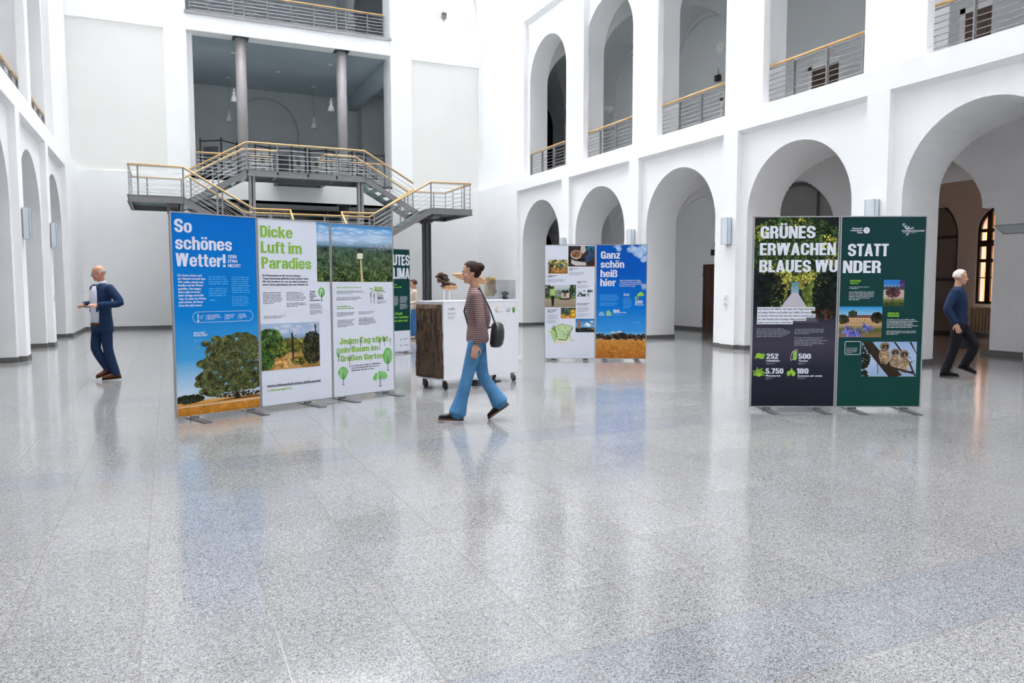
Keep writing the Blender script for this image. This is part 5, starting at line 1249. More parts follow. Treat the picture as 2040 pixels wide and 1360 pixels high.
q.greek(1.26, 1.055, 1.36, 1.12, .024, L((50, 52, 60)), 1, .5); q.disc(1.415, 1.087, .030, .046, L((96, 160, 60)), 1, 24); q.line([(1.40, 1.06), (1.43, 1.12)], .003, L((70, 120, 44)), 2)
q.build('printed_marks', M['ink'], t, loc=(0, -.001, 0))
# bark slab on the short face
mb = MB()
def bark(u, v):
    y = .02 + .55 * u; z = .165 + 1.03 * v
    wob = .022 * noise.noise((0, z * 5.0, 1.7)) + .010 * noise.noise((0, z * 16.0, 4.7)) + .03 * (1 - v) ** 2
    if u > .99: y += wob
    if u < .01: y -= wob * .9
    e = min(u, 1 - u) * 8; e = min(1, e); ev = min(1, min(v, 1 - v) * 20)
    wy = y + .012 * noise.noise((y * 5, z * 6, 9.1))
    ridge = (abs(noise.noise((wy * 30, z * 3.6, 3.3))) * .055 + abs(noise.noise((wy * 70, z * 12, 7.0))) * .025) * (.35 if (.10 < y < .36 and z < .55 + .1 * noise.noise((y * 9, 0, 0))) else 1)
    bul = .05 * math.sin(PI * min(1, max(0, u))) ** .5
    return (-.012 - (bul + ridge) * e ** .5 * (.6 + .4 * ev), y, z)
mb.grid(bark, 110, 150)
mb.box(-.012, .03, .17, -.001, .56, 1.19)
o = mb.build('bark_slab', M['bark'], None, True); o.location = pl(0, 0); o.rotation_euler = (0, 0, PA)
tag(o, 'tall slab of dark ridged tree bark fixed to the short side of the white plinth', 'bark')
def exhibit(name, label, x, y, group='specimens on the white plinth'): return thing(name, label, 'specimen', pl(x, y, 1.24), PA, group)
def lump(mb, c, rx, ry, rz, amp, fr, seed, nu=22, nv=14, rot=None):
    n0 = len(mb.v); mb.ell(c, rx, ry, rz, nu, nv, rot)
    for i in range(n0, len(mb.v)):
        v = Vector(mb.v[i]); d = (v - Vector(c)); f = 1 + amp * noise.noise(v * fr + Vector((seed, 0, seed))); mb.v[i] = tuple(Vector(c) + d * f)
def rods(t, spots):
    for x, y, z in spots:
        m = MB(); m.tube([(x, y, 0), (x, y, z)], .008, 8); m.build('rod', M['white'], t, True)
t = exhibit('tree_fungus', 'dark curled lump of dried fungus on a white rod, leftmost on the plinth', .237, .25)
m = MB(); rng = random.Random(5)
for i in range(11): lump(m, (rng.uniform(-.07, .06), rng.uniform(-.05, .05), .32 + rng.uniform(-.065, .06)), rng.uniform(.03, .055), rng.uniform(.03, .05), rng.uniform(.02, .04), .9, 22, i, 16, 10)
m.build('fruit_body', M['fungus'], t, True); rods(t, [(0, 0, .28)])
t = exhibit('bracket_fungus', 'small bracket fungus with dark crust and tan rim on a white rod', .338, .25)
m = MB(); lump(m, (-.015, 0, .215), .115, .09, .055, .35, 26, 3, 26, 14); m.build('crust', M['fungus'], t, True)
m = MB(); lump(m, (-.012, -.012, .19), .124, .095, .042, .12, 14, 6, 26, 12); m.build('rim', M['fungtan'], t, True); rods(t, [(0, 0, .18)])
t = exhibit('bracket_fungus', 'large tan wavy bracket fungus on a white rod behind the woman', .80, .30)
m = MB()
for i in range(9):
    f = i / 8; lump(m, (-.25 + .48 * f, 0, .375 - .02 * math.sin(f * 6) - .12 * f * f), .075, .11, .026 + .03 * math.sin(PI * f), .2, 16, i, 16, 10)
m.build('cap', M['fungtan'], t, True); rods(t, [(0, 0, .30)])
t = exhibit('wood_sample', 'split piece of yellowish rotten wood on a white rod', 1.34, .42)
m = MB()
for x0, x1, z0, z1, dy in ((-.09, -.055, .06, .29, .02), (-.055, .0, .055, .335, .05), (.0, .045, .05, .345, .05), (.045, .085, .12, .30, .03), (.06, .12, .10, .155, .02), (.055, .075, .155, .35, .03)):
    m.hexa([(x0, -dy, z0), (x1, -dy, z0 + .01), (x1, dy, z0 - .01), (x0, dy, z0), (x0, -dy, z1 - .02), (x1, -dy, z1), (x1, dy, z1 - .015), (x0, dy, z1 + .01)])
m.build('timber', M['rot'], t); rods(t, [(-.02, 0, .07)])
t = exhibit('display_case', 'clear acrylic case at the right end of the white plinth', 1.32, .20); t['category'] = 'display case'
a, bz, hh = .185, .16, .30
m = MB()
for x0, y0, x1, y1 in ((-a, -bz, a, -bz + .005), (-a, bz - .005, a, bz), (-a, -bz + .005, -a + .005, bz - .005), (a - .005, -bz + .005, a, bz - .005)): m.box(x0, y0, .004, x1, y1, hh)
m.box(-a, -bz, hh, a, bz, hh + .005); m.build('cover', M['acryl'], t)
m = MB(); m.box(-a - .01, -bz - .01, 0, a + .01, bz + .01, .004); m.build('base', M['white'], t)
t = exhibit('rock_sample', 'black angular rock inside the clear acrylic case', 1.44, .20)
m = MB(); lump(m, (0, 0, .095), .085, .05, .038, .25, 16, 2, 8, 5); lump(m, (-.01, 0, .035), .04, .035, .032, .3, 18, 8, 8, 5); lump(m, (.03, .01, .022), .05, .03, .016, .3, 18, 4, 8, 5); m.build('stone', M['rock'], t)
# low things around the plinth
m = MB(); m.box(-.30, -.13, 0, .30, .13, .012); m.box(-.22, -.03, .012, .16, .03, .05); m.box(-.26, -.045, .012, -.20, .045, .07)
o = m.build('base_plate', M['dsteel'], None, bevel=.004); o.location = pl(.97, .20); o.rotation_euler = (0, 0, PA + .25); tag(o, 'dark flat metal base plate lying on the floor under the white plinth', 'base plate')
t = thing('pedestal', 'slim white pedestal with a square foot, hidden behind the right end of the plinth', 'pedestal', (6.02, 13.28, 0), PA)
m = MB(); m.box(-.13, -.13, .07, .13, .13, 1.02); m.build('shaft', M['white'], t, bevel=.004)
m = MB(); m.box(-.19, -.19, 0, .19, .19, .07); m.build('foot', M['white'], t, bevel=.004)

# ================================================================== WALL FIXTURES
def sconce(x, y, s, label):
    """glass wall lamp; s = direction into the hall"""
    t = thing('wall_lamp', label, 'wall lamp', (x, y, 2.38), 0, 'glass wall lamps on the piers')
    m = MB(); m.box(0, -.08, .03, s * .016, .08, .58); m.build('back_plate', M['lsteel'], t)
    g = MB(); g.box(s * .018, -.10, .006, s * .13, .10, .606); g.build('glass', M['lamp'], t)
    f = MB()
    for xx in (s * .020, s * .131):
        f.tube([(xx, -.102, 0), (xx, .102, 0), (xx, .102, .612), (xx, -.102, .612), (xx, -.102, 0)], .005, 6)
    f.build('frame', M['grey'], t)
for k, lab in enumerate(('right pier nearest the back corner, above the white board', 'second right pier, above the blue board with clouds', 'right pier beside the arch with the brown door', 'nearest right pier, above the dark green board')):
    sconce(11.65, 21.225 - PER * k, -1, 'frosted glass wall lamp on the ' + lab)
sconce(-2.54, 21.225, 1, 'frosted glass wall lamp on the left pier nearest the back corner'); sconce(-2.54, 21.225 - PER, 1, 'frosted glass wall lamp on the nearer left pier at the picture edge')
t = thing('wall_sconce', 'wedge-shaped silver wall sconce inside the nearest right arch', 'wall lamp', (15.6, 9.56, 2.50), 0)
m = MB()
for i in range(2):
    y0, y1 = (-.34, .30)
    m.hexa([(-.02, y0 + .12, 0), (-.02, y1 - .10, 0), (0, y1 - .10, 0), (0, y0 + .12, 0), (-.20, y0, .16), (-.20, y1, .16), (0, y1, .16), (0, y0, .16)]) if i == 0 else None
m.build('shade', M['lamp'], t)
m = MB(); m.tube([(-.205, -.34, .165), (-.02, -.22, -.004), (-.02, .20, -.004), (-.205, .30, .165), (-.205, -.34, .165)], .008, 6); m.build('rim', M['grey'], t)
t = thing('bowl_sconce', 'half-bowl wall sconce inside the second right upper arch from the corner', 'wall lamp', (15.6, 24.86, 8.02), 0)
m = MB(); m.rings([[(-r * math.sin(PI * k / 12), r * math.cos(PI * k / 12), z) for k in range(13)] + [(0, 0, z)] for r, z in ((.06, 0), (.16, .05), (.22, .13), (.24, .22))]); m.build('bowl', M['recess'], t, True)
def clock(x, y, z, label):
    t = thing('wall_clock', label, 'clock', (x, y, z), 0, 'small clocks in the corridors')
    m = MB(); m.rings([[(-sx, r * math.cos(2 * PI * k / 24), r * math.sin(2 * PI * k / 24)) for k in range(24)] for sx, r in ((0, .17), (.03, .17), (.035, .15))]); m.build('dial', M['recess'], t)
    h = MB(); h.box(-.04, -.006, 0, -.036, .006, .11); h.box(-.04, -.08, -.006, -.036, 0, .006); h.build('hand', M['cream'], t)
clock(15.74, 18.78, 3.41, 'pale round clock above the brown ground floor door'); clock(15.68, 18.68, 8.745, 'pale round clock in the third right upper arch')
def seccam(x, y, z, label):
    t = thing('security_camera', label, 'camera', (x, y, z), 0, 'security cameras in the corridors')
    m = MB(); m.box(-.14, -.10, -.10, -.02, .08, .08); m.build('housing', M['black'], t)
    m = MB(); m.box(-.03, -.12, -.12, 0, .12, .10); m.build('mount', M['recess'], t)
    m = MB(); m.tube([(-.05, 0, .08), (-.05, .02, .30)], .012, 6); m.build('aerial', M['grey'], t)
seccam(15.74, 18.80, 2.50, 'black security camera on the ground floor corridor wall above the brown door'); seccam(15.68, 18.70, 7.83, 'black security camera on the upper corridor wall in the third right upper arch')
t = thing('wall_speaker', 'small dark grey box with two lenses high on the back wall recess', 'speaker', (10.24, YB + .07, 11.97), 0)
m = MB(); m.box(-.09, -.14, 0, .09, -.02, .22); m.build('housing', M['grey'], t, bevel=.02)
m = MB(); m.box(-.03, -.03, -.06, .03, 0, .12); m.build('mount', M['lsteel'], t)
for x in (-.035, .045): m = MB(); m.rings([[(x + r * math.cos(2 * PI * k / 14), yy, .13 + r * math.sin(2 * PI * k / 14)) for k in range(14)] for yy, r in ((-.14, .028), (-.146, .026))]); m.build('lens', M['black'], t)
t = thing('control_box', 'small white control box on the right pier beside the brown door arch', 'switch', (11.65, 13.53, 1.0), 0)
m = MB(); m.box(-.035, -.05, 0, 0, .05, .24); m.build('case', M['white'], t, bevel=.006)
m = MB(); m.box(-.038, -.02, .12, -.035, .02, .15); m.box(-.038, -.025, .04, -.035, .025, .055); m.build('button', M['grey'], t)
t = thing('socket_plate', 'tiny white switch plate on the left pier nearest the back corner', 'switch', (-2.54, 21.3, 1.1), 0)
m = MB(); m.box(0, -.04, 0, .012, .04, .16); m.build('plate', M['white'], t)
m = MB(); m.box(.012, -.015, .03, .016, .015, .05); m.build('button', M['grey'], t)
t = thing('radiator', 'cream ribbed radiator under the window beyond the nearest right arch', 'radiator', (XF, 13.2, .14), 0)
for i in range(13):
    m = MB(); y = -.60 + i * .095; m.box(-.13, y, 0, -.06, y + .062, .72); m.build('rib', M['cream'], t, bevel=.01)
m = MB(); m.box(-.125, -.62, .66, -.05, .62, .70); m.box(-.125, -.62, .02, -.05, .62, .06); m.build('header', M['cream'], t)
m = MB(); m.box(-.06, -.5, .1, 0, -.46, .14); m.box(-.06, .46, .1, 0, .5, .14); m.box(-.1, -.5, -.14, -.08, -.48, .02); m.box(-.1, .48, -.14, -.08, .5, .02); m.build('bracket', M['grey'], t)

# ================================================================== PEOPLE
def cloth(name, c, c2=None, **k): return pmat(name, c, c2, k.pop('scale', 30), k.pop('rough', .85), spec=.15, **k)
def striped(name, c1, c2, n):
    m = bpy.data.materials.new(name); m.use_nodes = True; nt = m.node_tree; b = nt.nodes['Principled BSDF']; b.inputs['Roughness'].default_value = .9
    tc = N(nt, 'ShaderNodeTexCoord'); w = N(nt, 'ShaderNodeTexWave', bands_direction='Z'); w.inputs['Scale'].default_value = n; w.inputs['Distortion'].default_value = .6; w.inputs['Detail Scale'].default_value = 1.5
    r = N(nt, 'ShaderNodeValToRGB'); r.color_ramp.elements[0].position = .70; r.color_ramp.elements[1].position = .95; r.color_ramp.elements[0].color = (*c1, 1); r.color_ramp.elements[1].color = (*c2, 1)
    nt.links.new(tc.outputs['Object'], w.inputs['Vector']); nt.links.new(w.outputs['Fac'], r.inputs[0]); nt.links.new(r.outputs[0], b.inputs['Base Color'])
    return m
SK = pmat('light_skin', (.56, .31, .21), (.50, .26, .17), 18, .55)
SK2 = pmat('ruddy_skin', (.52, .25, .16), (.46, .21, .13), 18, .55)
def fuse(o, vox=.007, sm=5):
    r = o.modifiers.new('fuse', 'REMESH'); r.mode = 'VOXEL'; r.voxel_size = vox; r.use_smooth_shade = True
    s = o.modifiers.new('soften', 'SMOOTH'); s.iterations = sm; s.factor = .5
    return o
def oval(c, a, b, da, db, n=20, sq=.0):
    """ring of points round c; a,b half sizes along unit vectors da,db"""
    c = Vector(c); return [c + da * a * math.cos(2 * PI * k / n) + db * b * math.sin(2 * PI * k / n) for k in range(n)]
FX, FY = Vector((1, 0, 0)), Vector((0, 1, 0))
def torso(mb, J, prof, g=0.0, tilt=0.0):
    """prof: (height fraction pelvis->neck base, half depth, half width)"""
    sp_ = [Vector(J['pelvis']), Vector(J['chest']), Vector(J['neck'])]
    rs = []
    for f, d, w in prof:
        if f < .62: c = sp_[0].lerp(sp_[1], f / .62)
        else: c = sp_[1].lerp(sp_[2], (f - .62) / .38)
        yaw = J.get('twist', 0) * max(0, min(1, f)); rt = Matrix.Rotation(yaw, 3, 'Z')
        rs.append(oval(c, d + g, w + g, rt @ FX, rt @ FY))
    mb.rings(rs)
def limb(mb, pts, rad, g=0.0, n=14):
    """smooth tapering tube with rounded ends"""
    P_ = [Vector(p) for p in pts]; out = []; rr = []
    for i in range(len(P_) - 1):
        for j in range(5):
            t = j / 5; p0 = P_[max(i - 1, 0)]; p1 = P_[i]; p2 = P_[i + 1]; p3 = P_[min(i + 2, len(P_) - 1)]
            q = p1.lerp(p2, t); cr_ = .5 * ((2 * p1) + (p2 - p0) * t + (2 * p0 - 5 * p1 + 4 * p2 - p3) * t * t + (3 * p1 - p0 - 3 * p2 + p3) * t ** 3)
            out.append(q.lerp(cr_, .6)); rr.append(rad[i] + (rad[i + 1] - rad[i]) * t + g)
    out.append(P_[-1]); rr.append(rad[-1] + g)
    d0 = (out[0] - out[1]).normalized(); d1 = (out[-1] - out[-2]).normalized()
    out = [out[0] + d0 * rr[0] * .6] + out + [out[-1] + d1 * rr[-1] * .6]; rr = [rr[0] * .6] + rr + [rr[-1] * .6]
    mb.tube(out, rr, n)
def hand(mb, w, d, palm, side, curl=.5, s=1.0):
    """w wrist, d pointing direction, palm = palm normal, side=+1 thumb on cross(d,palm) side"""
    d = Vector(d).normalized(); palm = Vector(palm); palm = (palm - d * palm.dot(d)).normalized(); ac = d.cross(palm).normalized() * side
    w = Vector(w); rot = Matrix((d, ac, palm)).transposed()
    mb.ell(w + d * .05 * s, .052 * s, .040 * s, .017 * s, 16, 10, rot)
    limb(mb, [w - d * .03, w + d * .02], [.024, .024 * s])
    for i, (off, ln) in enumerate(((.030, .072), (.010, .082), (-.011, .076), (-.030, .058))):
        b = w + d * .088 * s + ac * off * s * 1.05; pts = [b]; a = .15 + curl * .25; dd = d
        for j, fr in enumerate((.45, .32, .23)):
            dd = (d * math.cos(a) + palm * math.sin(a) + ac * off * 1.2).normalized(); pts.append(pts[-1] + dd * ln * fr * s); a += curl * (.9 - .12 * i * 0)
        limb(mb, pts, [.0088, .0086, .008, .0068], n=8)
    b = w + d * .025 * s + ac * .034 * s; td = (d * .65 + ac * .62 + palm * .35).normalized()
    limb(mb, [b, b + td * .036 * s, b + (td + d * .5).normalized() * .066 * s], [.012, .0105, .0085], n=8)
def head(mb, c, R_):
    T = lambda x, y, z: Vector(c) + R_ @ Vector((x, y, z))
    mb.ell(T(-.010, 0, .028), .094, .074, .090, 22, 14, R_)
    mb.ell(T(.022, 0, -.040), .066, .056, .074, 20, 12, R_)
    mb.ell(T(.062, 0, -.088), .024, .026, .020, 14, 8, R_)
    mb.ell(T(.064, 0, .022), .024, .052, .014, 14, 8, R_)
    for s in (-1, 1):
        mb.ell(T(.052, s * .038, -.024), .026, .022, .020, 12, 8, R_)
        mb.ell(T(-.008, s * .074, -.010), .018, .010, .032, 12, 8, R_)
    limb(mb, [T(.078, 0, .010), T(.096, 0, -.012), T(.103, 0, -.028)], [.009, .011, .013], n=10); mb.ell(T(.090, .012, -.032), .011, .009, .008, 8, 6, R_); mb.ell(T(.090, -.012, -.032), .011, .009, .008, 8, 6, R_)
    mb.ell(T(.080, 0, -.058), .010, .024, .009, 12, 6, R_)
def face_parts(t, c, R_, brow):
    T = lambda x, y, z: Vector(c) + R_ @ Vector((x, y, z))
    for s in (-1, 1):
        m = MB(); m.ell(T(.078, s * .030, .002), .010, .012, .008, 12, 8, R_); o = m.build('eye', EYE_W, t, True)
        m = MB(); m.ell(T(.0865, s * .030, .002), .003, .005, .005, 10, 6, R_); m.build('iris', M['black'], o, True)
        m = MB(); limb(m, [T(.088, s * .014, .022), T(.088, s * .030, .027), T(.078, s * .048, .022)], [.004, .005, .003], n=6); m.build('eyebrow', brow, t, True)
    m = MB(); m.ell(T(.086, 0, -.056), .006, .021, .004, 12, 6, R_); m.ell(T(.085, 0, -.063), .007, .018, .005, 12, 6, R_); m.build('lips', LIP, t, True)
EYE_W = pmat('eye_white', (.7, .68, .65), None, 20, .3); LIP = pmat('lip_skin', (.42, .16, .12), (.38, .14, .11), 20, .5)
def hair_cap(mb, c, R_, keep, g=.010, seed=0, shag=.004):
    c = Vector(c); o = c + R_ @ Vector((-.010, 0, .028)); nu, nv = 40, 26
    def pt(i, j):
        th = 2 * PI * i / nu; ph = -PI / 2 + PI * j / nv
        v = Vector((math.cos(ph) * math.cos(th), math.cos(ph) * math.sin(th), math.sin(ph)))
        q = Vector((v.x * (.094 + g), v.y * (.074 + g), v.z * (.090 + g))) * (1 + shag * 20 * noise.noise(v * 9 + Vector((seed, 0, 0))) * .4)
        return v, o + R_ @ q
    for j in range(nv):
        for i in range(nu):
            vs_ = [pt(i, j), pt(i + 1, j), pt(i + 1, j + 1), pt(i, j + 1)]
            if all(keep(v) for v, p in vs_): mb.poly([p for v, p in vs_])
def shoe(t, m, ankle, toe_dir, pitch, name='shoe', ln=.27, sole=None, high=False):
    """ankle joint; toe_dir horizontal unit; pitch = heel lift angle"""
    a = Vector(ankle); d = Vector(toe_dir).normalized(); s = Vector((-d.y, d.x, 0)); f = (d * math.cos(pitch) - Vector((0, 0, 1)) * math.sin(pitch)); u = s.cross(f) * -1
    if u.z < 0: u = -u
    heel = a - u * .078 - f * .065
    mb = MB(); rs = []
    for q, w, h in ((0, .026, .055), (.03, .034, .078), (.08, .037, .090), (.12, .038, .078), (.16, .043, .058), (.20, .045, .048), (.24, .038, .040), (.262, .022, .028)):
        q *= ln / .27; base = heel + f * q + u * .018
        rs.append([base + s * (w * math.cos(2 * PI * k / 16)) + u * (h / 2 + h / 2 * math.sin(2 * PI * k / 16)) for k in range(16)])
    mb.rings(rs)
    if high: limb(mb, [a - u * .03, a + u * .07], [.045, .046])
    o = mb.build(name, m, t, True)
    sb = MB(); rs = []
    for q, w in ((-.004, .024), (.03, .036), (.08, .036), (.13, .037), (.18, .046), (.23, .042), (.268, .022)):
        q *= ln / .27; base = heel + f * q
        rs.append([base + s * w + u * 0, base + s * w + u * .022, base - s * w + u * .022, base - s * w])
    sb.rings(rs); sb.build('sole', sole or M['black'], o)
def person(label, loc, rz, J, prof, tops, trousers, skin, shoes, sexw=1.0, hairfn=None, brow=None, sleeve=(.062, .050, .044, .040), leg=(.088, .066, .058, .056), sole=None, hem=None, extra=None, hands=None, high=False, topprof=None):
    t = thing('person', label, 'person', loc, rz)
    H_ = Vector(J['head']); Rh = Matrix.Rotation(J.get('look', 0), 3, 'Z') @ Matrix.Rotation(J.get('nod', 0), 3, 'Y')
    b = MB(); head(b, H_, Rh)
    limb(b, [Vector(J['neck']) - Vector((0, 0, .06)), Vector(J['neck']) + Vector((.0, 0, .02)), H_ + Rh @ Vector((-.015, 0, -.05))], [.058, .052, .050])
    torso(b, J, prof, -.016)
    for s, k in ((1, 'l'), (-1, 'r')):
        limb(b, [J['sh_' + k], J['el_' + k], J['wr_' + k]], [.046, .036, .025])
        hd, pn, cu = hands[k]; hand(b, J['wr_' + k], hd, pn, hands.get('side_' + k, s), cu)
        limb(b, [J['hip_' + k], J['kn_' + k], J['an_' + k]], [.072, .048, .036])
    fuse(b.build('body', skin, t), .0065, 3)
    face_parts(t, H_, Rh, brow or M['grey'])
    m = MB(); torso(m, J, topprof or prof, .008)
    sl = [v for v in sleeve]
    for k in ('l', 'r'):
        e = Vector(J['el_' + k]); w = Vector(J['wr_' + k]); limb(m, [J['sh_' + k], e, e.lerp(w, .92)], sl[:1] + [sl[1]] + [sl[3]])
    fuse(m.build(tops[0], tops[1], t), .010, 4)
    m = MB()
    P0 = Vector(J['pelvis']); r0 = prof[0]; r1 = prof[1]
    m.rings([oval(P0 + Vector((0, 0, z)), d, w, FX, FY) for z, d, w in ((-.09, r0[1] * .55, r0[2] * .7), (-.05, r0[1] * .96, r0[2] * .97), (.02, r0[1] * 1.02, r0[2] * 1.01), (.09, r0[1] * .98, r0[2] * .96))])
    for k in ('l', 'r'):
        an = Vector(J['an_' + k]); kn = Vector(J['kn_' + k]); end = kn.lerp(an, 1.0)
        limb(m, [J['hip_' + k], kn, end], [leg[0], leg[1], leg[3]]) if not hem else limb(m, [J['hip_' + k], kn, kn.lerp(an, .55), kn.lerp(an, hem[1])], [leg[0], leg[1], leg[2], hem[0]])
    fuse(m.build(trousers[0], trousers[1], t), .010, 4)
    for k in ('l', 'r'): shoe(t, shoes, J['an_' + k], J['toe_' + k], J.get('pitch_' + k, 0), sole=sole, high=high)
    if hairfn: hairfn(t, H_, Rh)
    if extra: extra(t, J, H_, Rh)
    return t
MALE = ((-.16, .07, .10), (-.06, .118, .165), (.10, .115, .165), (.30, .112, .158), (.52, .122, .168), (.72, .118, .185), (.86, .098, .190), (.95, .075, .150), (1.02, .058, .070))
FEM = ((-.16, .07, .10), (-.06, .115, .165), (.10, .108, .160), (.32, .090, .128), (.52, .108, .140), (.72, .108, .152), (.86, .085, .158), (.95, .066, .118), (1.02, .050, .056))

# ---- woman walking left, in front of the plinth
def hair_w(t, c, R_):
    m = MB(); hair_cap(m, c, R_, lambda v: (v.x < .55 or v.z > .62) and not (v.z < -.35 and v.x > -.15) and not (v.x > .25 and v.z < .30), .012, 1)
    hm = pmat('dark_brown_hair', (.018, .009, .006), (.035, .018, .011), 40, .7, spec=.15, stretch=(1, 1, 6))
    o = m.build('hair', hm, t, True); so = o.modifiers.new('thick', 'SOLIDIFY'); so.thickness = .012; so.offset = -1; fuse(o, .006, 3)
    b = MB(); lump(b, c + R_ @ Vector((-.098, 0, .055)), .046, .05, .048, .15, 30, 2); b.build('hair_bun', hm, t, True)
def extra_w(t, J, c, R_): pass
JW = dict(pelvis=(-.01, 0, .90), chest=(.0, 0, 1.20), neck=(.015, 0, 1.43), head=(.055, 0, 1.588), nod=.06,
          sh_l=(-.005, .155, 1.365), el_l=(-.05, .20, 1.08), wr_l=(.0, .19, .835), sh_r=(-.005, -.155, 1.365), el_r=(-.10, -.20, 1.10), wr_r=(-.03, -.20, .86),
          hip_l=(0, .085, .86), kn_l=(.10, .085, .475), an_l=(.205, .08, .098), toe_l=(1, .05, 0), pitch_l=-.03,
          hip_r=(-.01, -.085, .86), kn_r=(-.06, -.085, .49), an_r=(-.245, -.08, .185), toe_r=(1, -.05, 0), pitch_r=.62)
pw = person('woman walking left in a striped mauve sweater and blue flared jeans', (2.985, 7.39, 0), math.radians(155.3), JW, FEM,
       ('sweater', striped('striped_mauve_knit', (.135, .075, .075), (.36, .27, .25), 14)), ('jeans', cloth('blue_denim', (.055, .17, .33), (.085, .23, .41), scale=9)), SK, cloth('black_boot_leather', (.014, .012, .014), rough=.35),
       hairfn=hair_w, brow=cloth('dark_brow', (.04, .02, .015)), hem=(.098, .99), leg=(.088, .066, .070, .06), sole=cloth('brown_rubber_sole', (.12, .07, .05)), hands=dict(l=((.15, .05, -1), (.2, -1, 0), .5), r=((.1, 0, -1), (.2, 1, 0), .5)), high=True)
bt = thing('shoulder_bag', 'black shoulder bag hanging behind the hip of the woman in the striped sweater', 'bag', (2.985, 7.39, 0), math.radians(155.3))
m = MB(); m.rings([oval((-.205 - .02 * math.sin(z * 9), -.02, .80 + z), .075 * f, .15 * f, FX, FY) for z, f in ((0, .7), (.03, .95), (.10, 1.0), (.18, .95), (.24, .8), (.26, .5))]); m.build('pouch', M['black'], bt, True)
m = MB(); m.tube([(-.21, .10, 1.03), (-.14, .10, 1.22), (-.04, .08, 1.43), (.08, .02, 1.36), (.135, -.06, 1.18), (.10, -.17, 1.02), (-.08, -.20, .98), (-.20, -.12, 1.02)], .010, 6); m.build('strap', M['black'], bt, True)

# ---- man in a blue suit walking left
def hair_bald(t, c, R_):
    m = MB(); hair_cap(m, c, R_, lambda v: (-.30 < v.z < .30) and v.x < .10, .004, 3)
    o = m.build('hair', cloth('short_grey_hair', (.42, .40, .38), (.5, .48, .46), scale=60), t, True); so = o.modifiers.new('thick', 'SOLIDIFY'); so.thickness = .008; so.offset = -1; fuse(o, .005, 3)
    g = MB()
    T = lambda x, y, z: c + R_ @ Vector((x, y, z))
    for s in (-1, 1):
        g.tube([T(.094, s * .030 + .022 * math.cos(a * PI / 8), .002 + .016 * math.sin(a * PI / 8)) for a in range(17)], .002, 5, False)
        g.tube([T(.090, s * .052, .006), T(.0, s * .086, .004)], .002, 5)
    g.tube([T(.098, -.009, .004), T(.098, .009, .004)], .002, 5); g.build('glasses', M['dsteel'], t)
SUIT = cloth('navy_suit_cloth', (.013, .030, .075), (.018, .038, .09), scale=50)
def extra_suit(t, J, c, R_):
    m = MB()                                   # shirt front showing in the open jacket
    rs = []
    for z, d, w in ((.895, .136, .090), (1.0, .134, .092), (1.12, .138, .094), (1.25, .142, .090), (1.38, .130, .074), (1.46, .098, .055)):
        rs.append([(d + .014 - (y * y) * 2.2, y, z) for y in [w * (k / 6 - 1) for k in range(13)]] + [(.03, w, z), (.03, -w, z)])
    m.rings(rs); m.build('shirt', SHIRT, t, True)
    m = MB(); m.rings([[(.0 + r * math.cos(2 * PI * k / 20) * 1.05, r * math.sin(2 * PI * k / 20), z + .012 * math.cos(2 * PI * k / 20) * -1) for k in range(20)] for r, z in ((.070, 1.475), (.075, 1.495), (.066, 1.535))], False); o = m.build('collar', SHIRT, t, True)
    so = o.modifiers.new('thick', 'SOLIDIFY'); so.thickness = .006
    m = MB(); m.rings([[(.142 + .014 - (y * y) * 2.2, y, z) for y in [.09 * (k / 6 - 1) for k in range(13)]] + [(.03, .09, z), (.03, -.09, z)] for z in (.86, .897)]); m.build('belt', cloth('brown_belt_leather', (.10, .035, .02), rough=.45), t, True)
    m = MB(); m.rings([[(.138 + .014 - (y * y) * 2.2, y, z) for y in [.09 * (k / 6 - 1) for k in range(13)]] + [(.03, .09, z), (.03, -.09, z)] for z in (.74, .861)]); m.build('trouser_front', SUIT, t, True)
    for s in (-1, 1):
        m = MB()
        m.hexa([(.122, s * .088, 1.06), (.112, s * .12, 1.10), (.126, s * .12, 1.10), (.146, s * .088, 1.06), (.088, s * .060, 1.46), (.076, s * .115, 1.43), (.094, s * .115, 1.43), (.110, s * .060, 1.46)]); m.build('lapel', SUIT, t)
SHIRT = cloth('pale_blue_shirt', (.62, .65, .75), (.58, .61, .71))
JM = dict(pelvis=(0, 0, .92), chest=(.01, 0, 1.24), neck=(.0, 0, 1.49), head=(.03, 0, 1.652), look=-.5, nod=.16,
          sh_l=(-.01, .185, 1.43), el_l=(-.10, .32, 1.20), wr_l=(.17, .18, 1.17), sh_r=(-.01, -.185, 1.43), el_r=(-.06, -.30, 1.20), wr_r=(.19, -.17, 1.17),
          hip_l=(0, .09, .88), kn_l=(-.01, .10, .48), an_l=(-.11, .12, .098), toe_l=(.86, -.50, 0), pitch_l=.06,
          hip_r=(0, -.09, .88), kn_r=(.10, -.04, .50), an_r=(-.06, .0, .17), toe_r=(.9, -.3, 0), pitch_r=.30)
person('bald man walking left in a dark blue suit, pale shirt and brown shoes', (-.932, 13.098, 0), math.radians(-146.0), JM, MALE,
       ('jacket', SUIT), ('trousers', SUIT), SK2, cloth('brown_shoe_leather', (.16, .055, .025), rough=.35), hairfn=hair_bald, brow=cloth('grey_brow', (.3, .25, .2)), extra=extra_suit,
       sleeve=(.074, .060, .05, .046), leg=(.094, .072, .062, .062), hands=dict(l=((.9, -.55, .05), (-.2, -.4, -.9), .9), r=((.75, .62, .05), (-.2, .4, -.9), .9)), sole=cloth('dark_sole', (.05, .025, .02)), topprof=((-.33, .118, .172), (-.30, .126, .182), (-.06, .122, .172)) + MALE[2:])
o = thing('phone', 'small pale phone held in both hands by the man in the blue suit', 'phone', (-.932, 13.098, 0), math.radians(-146.0))
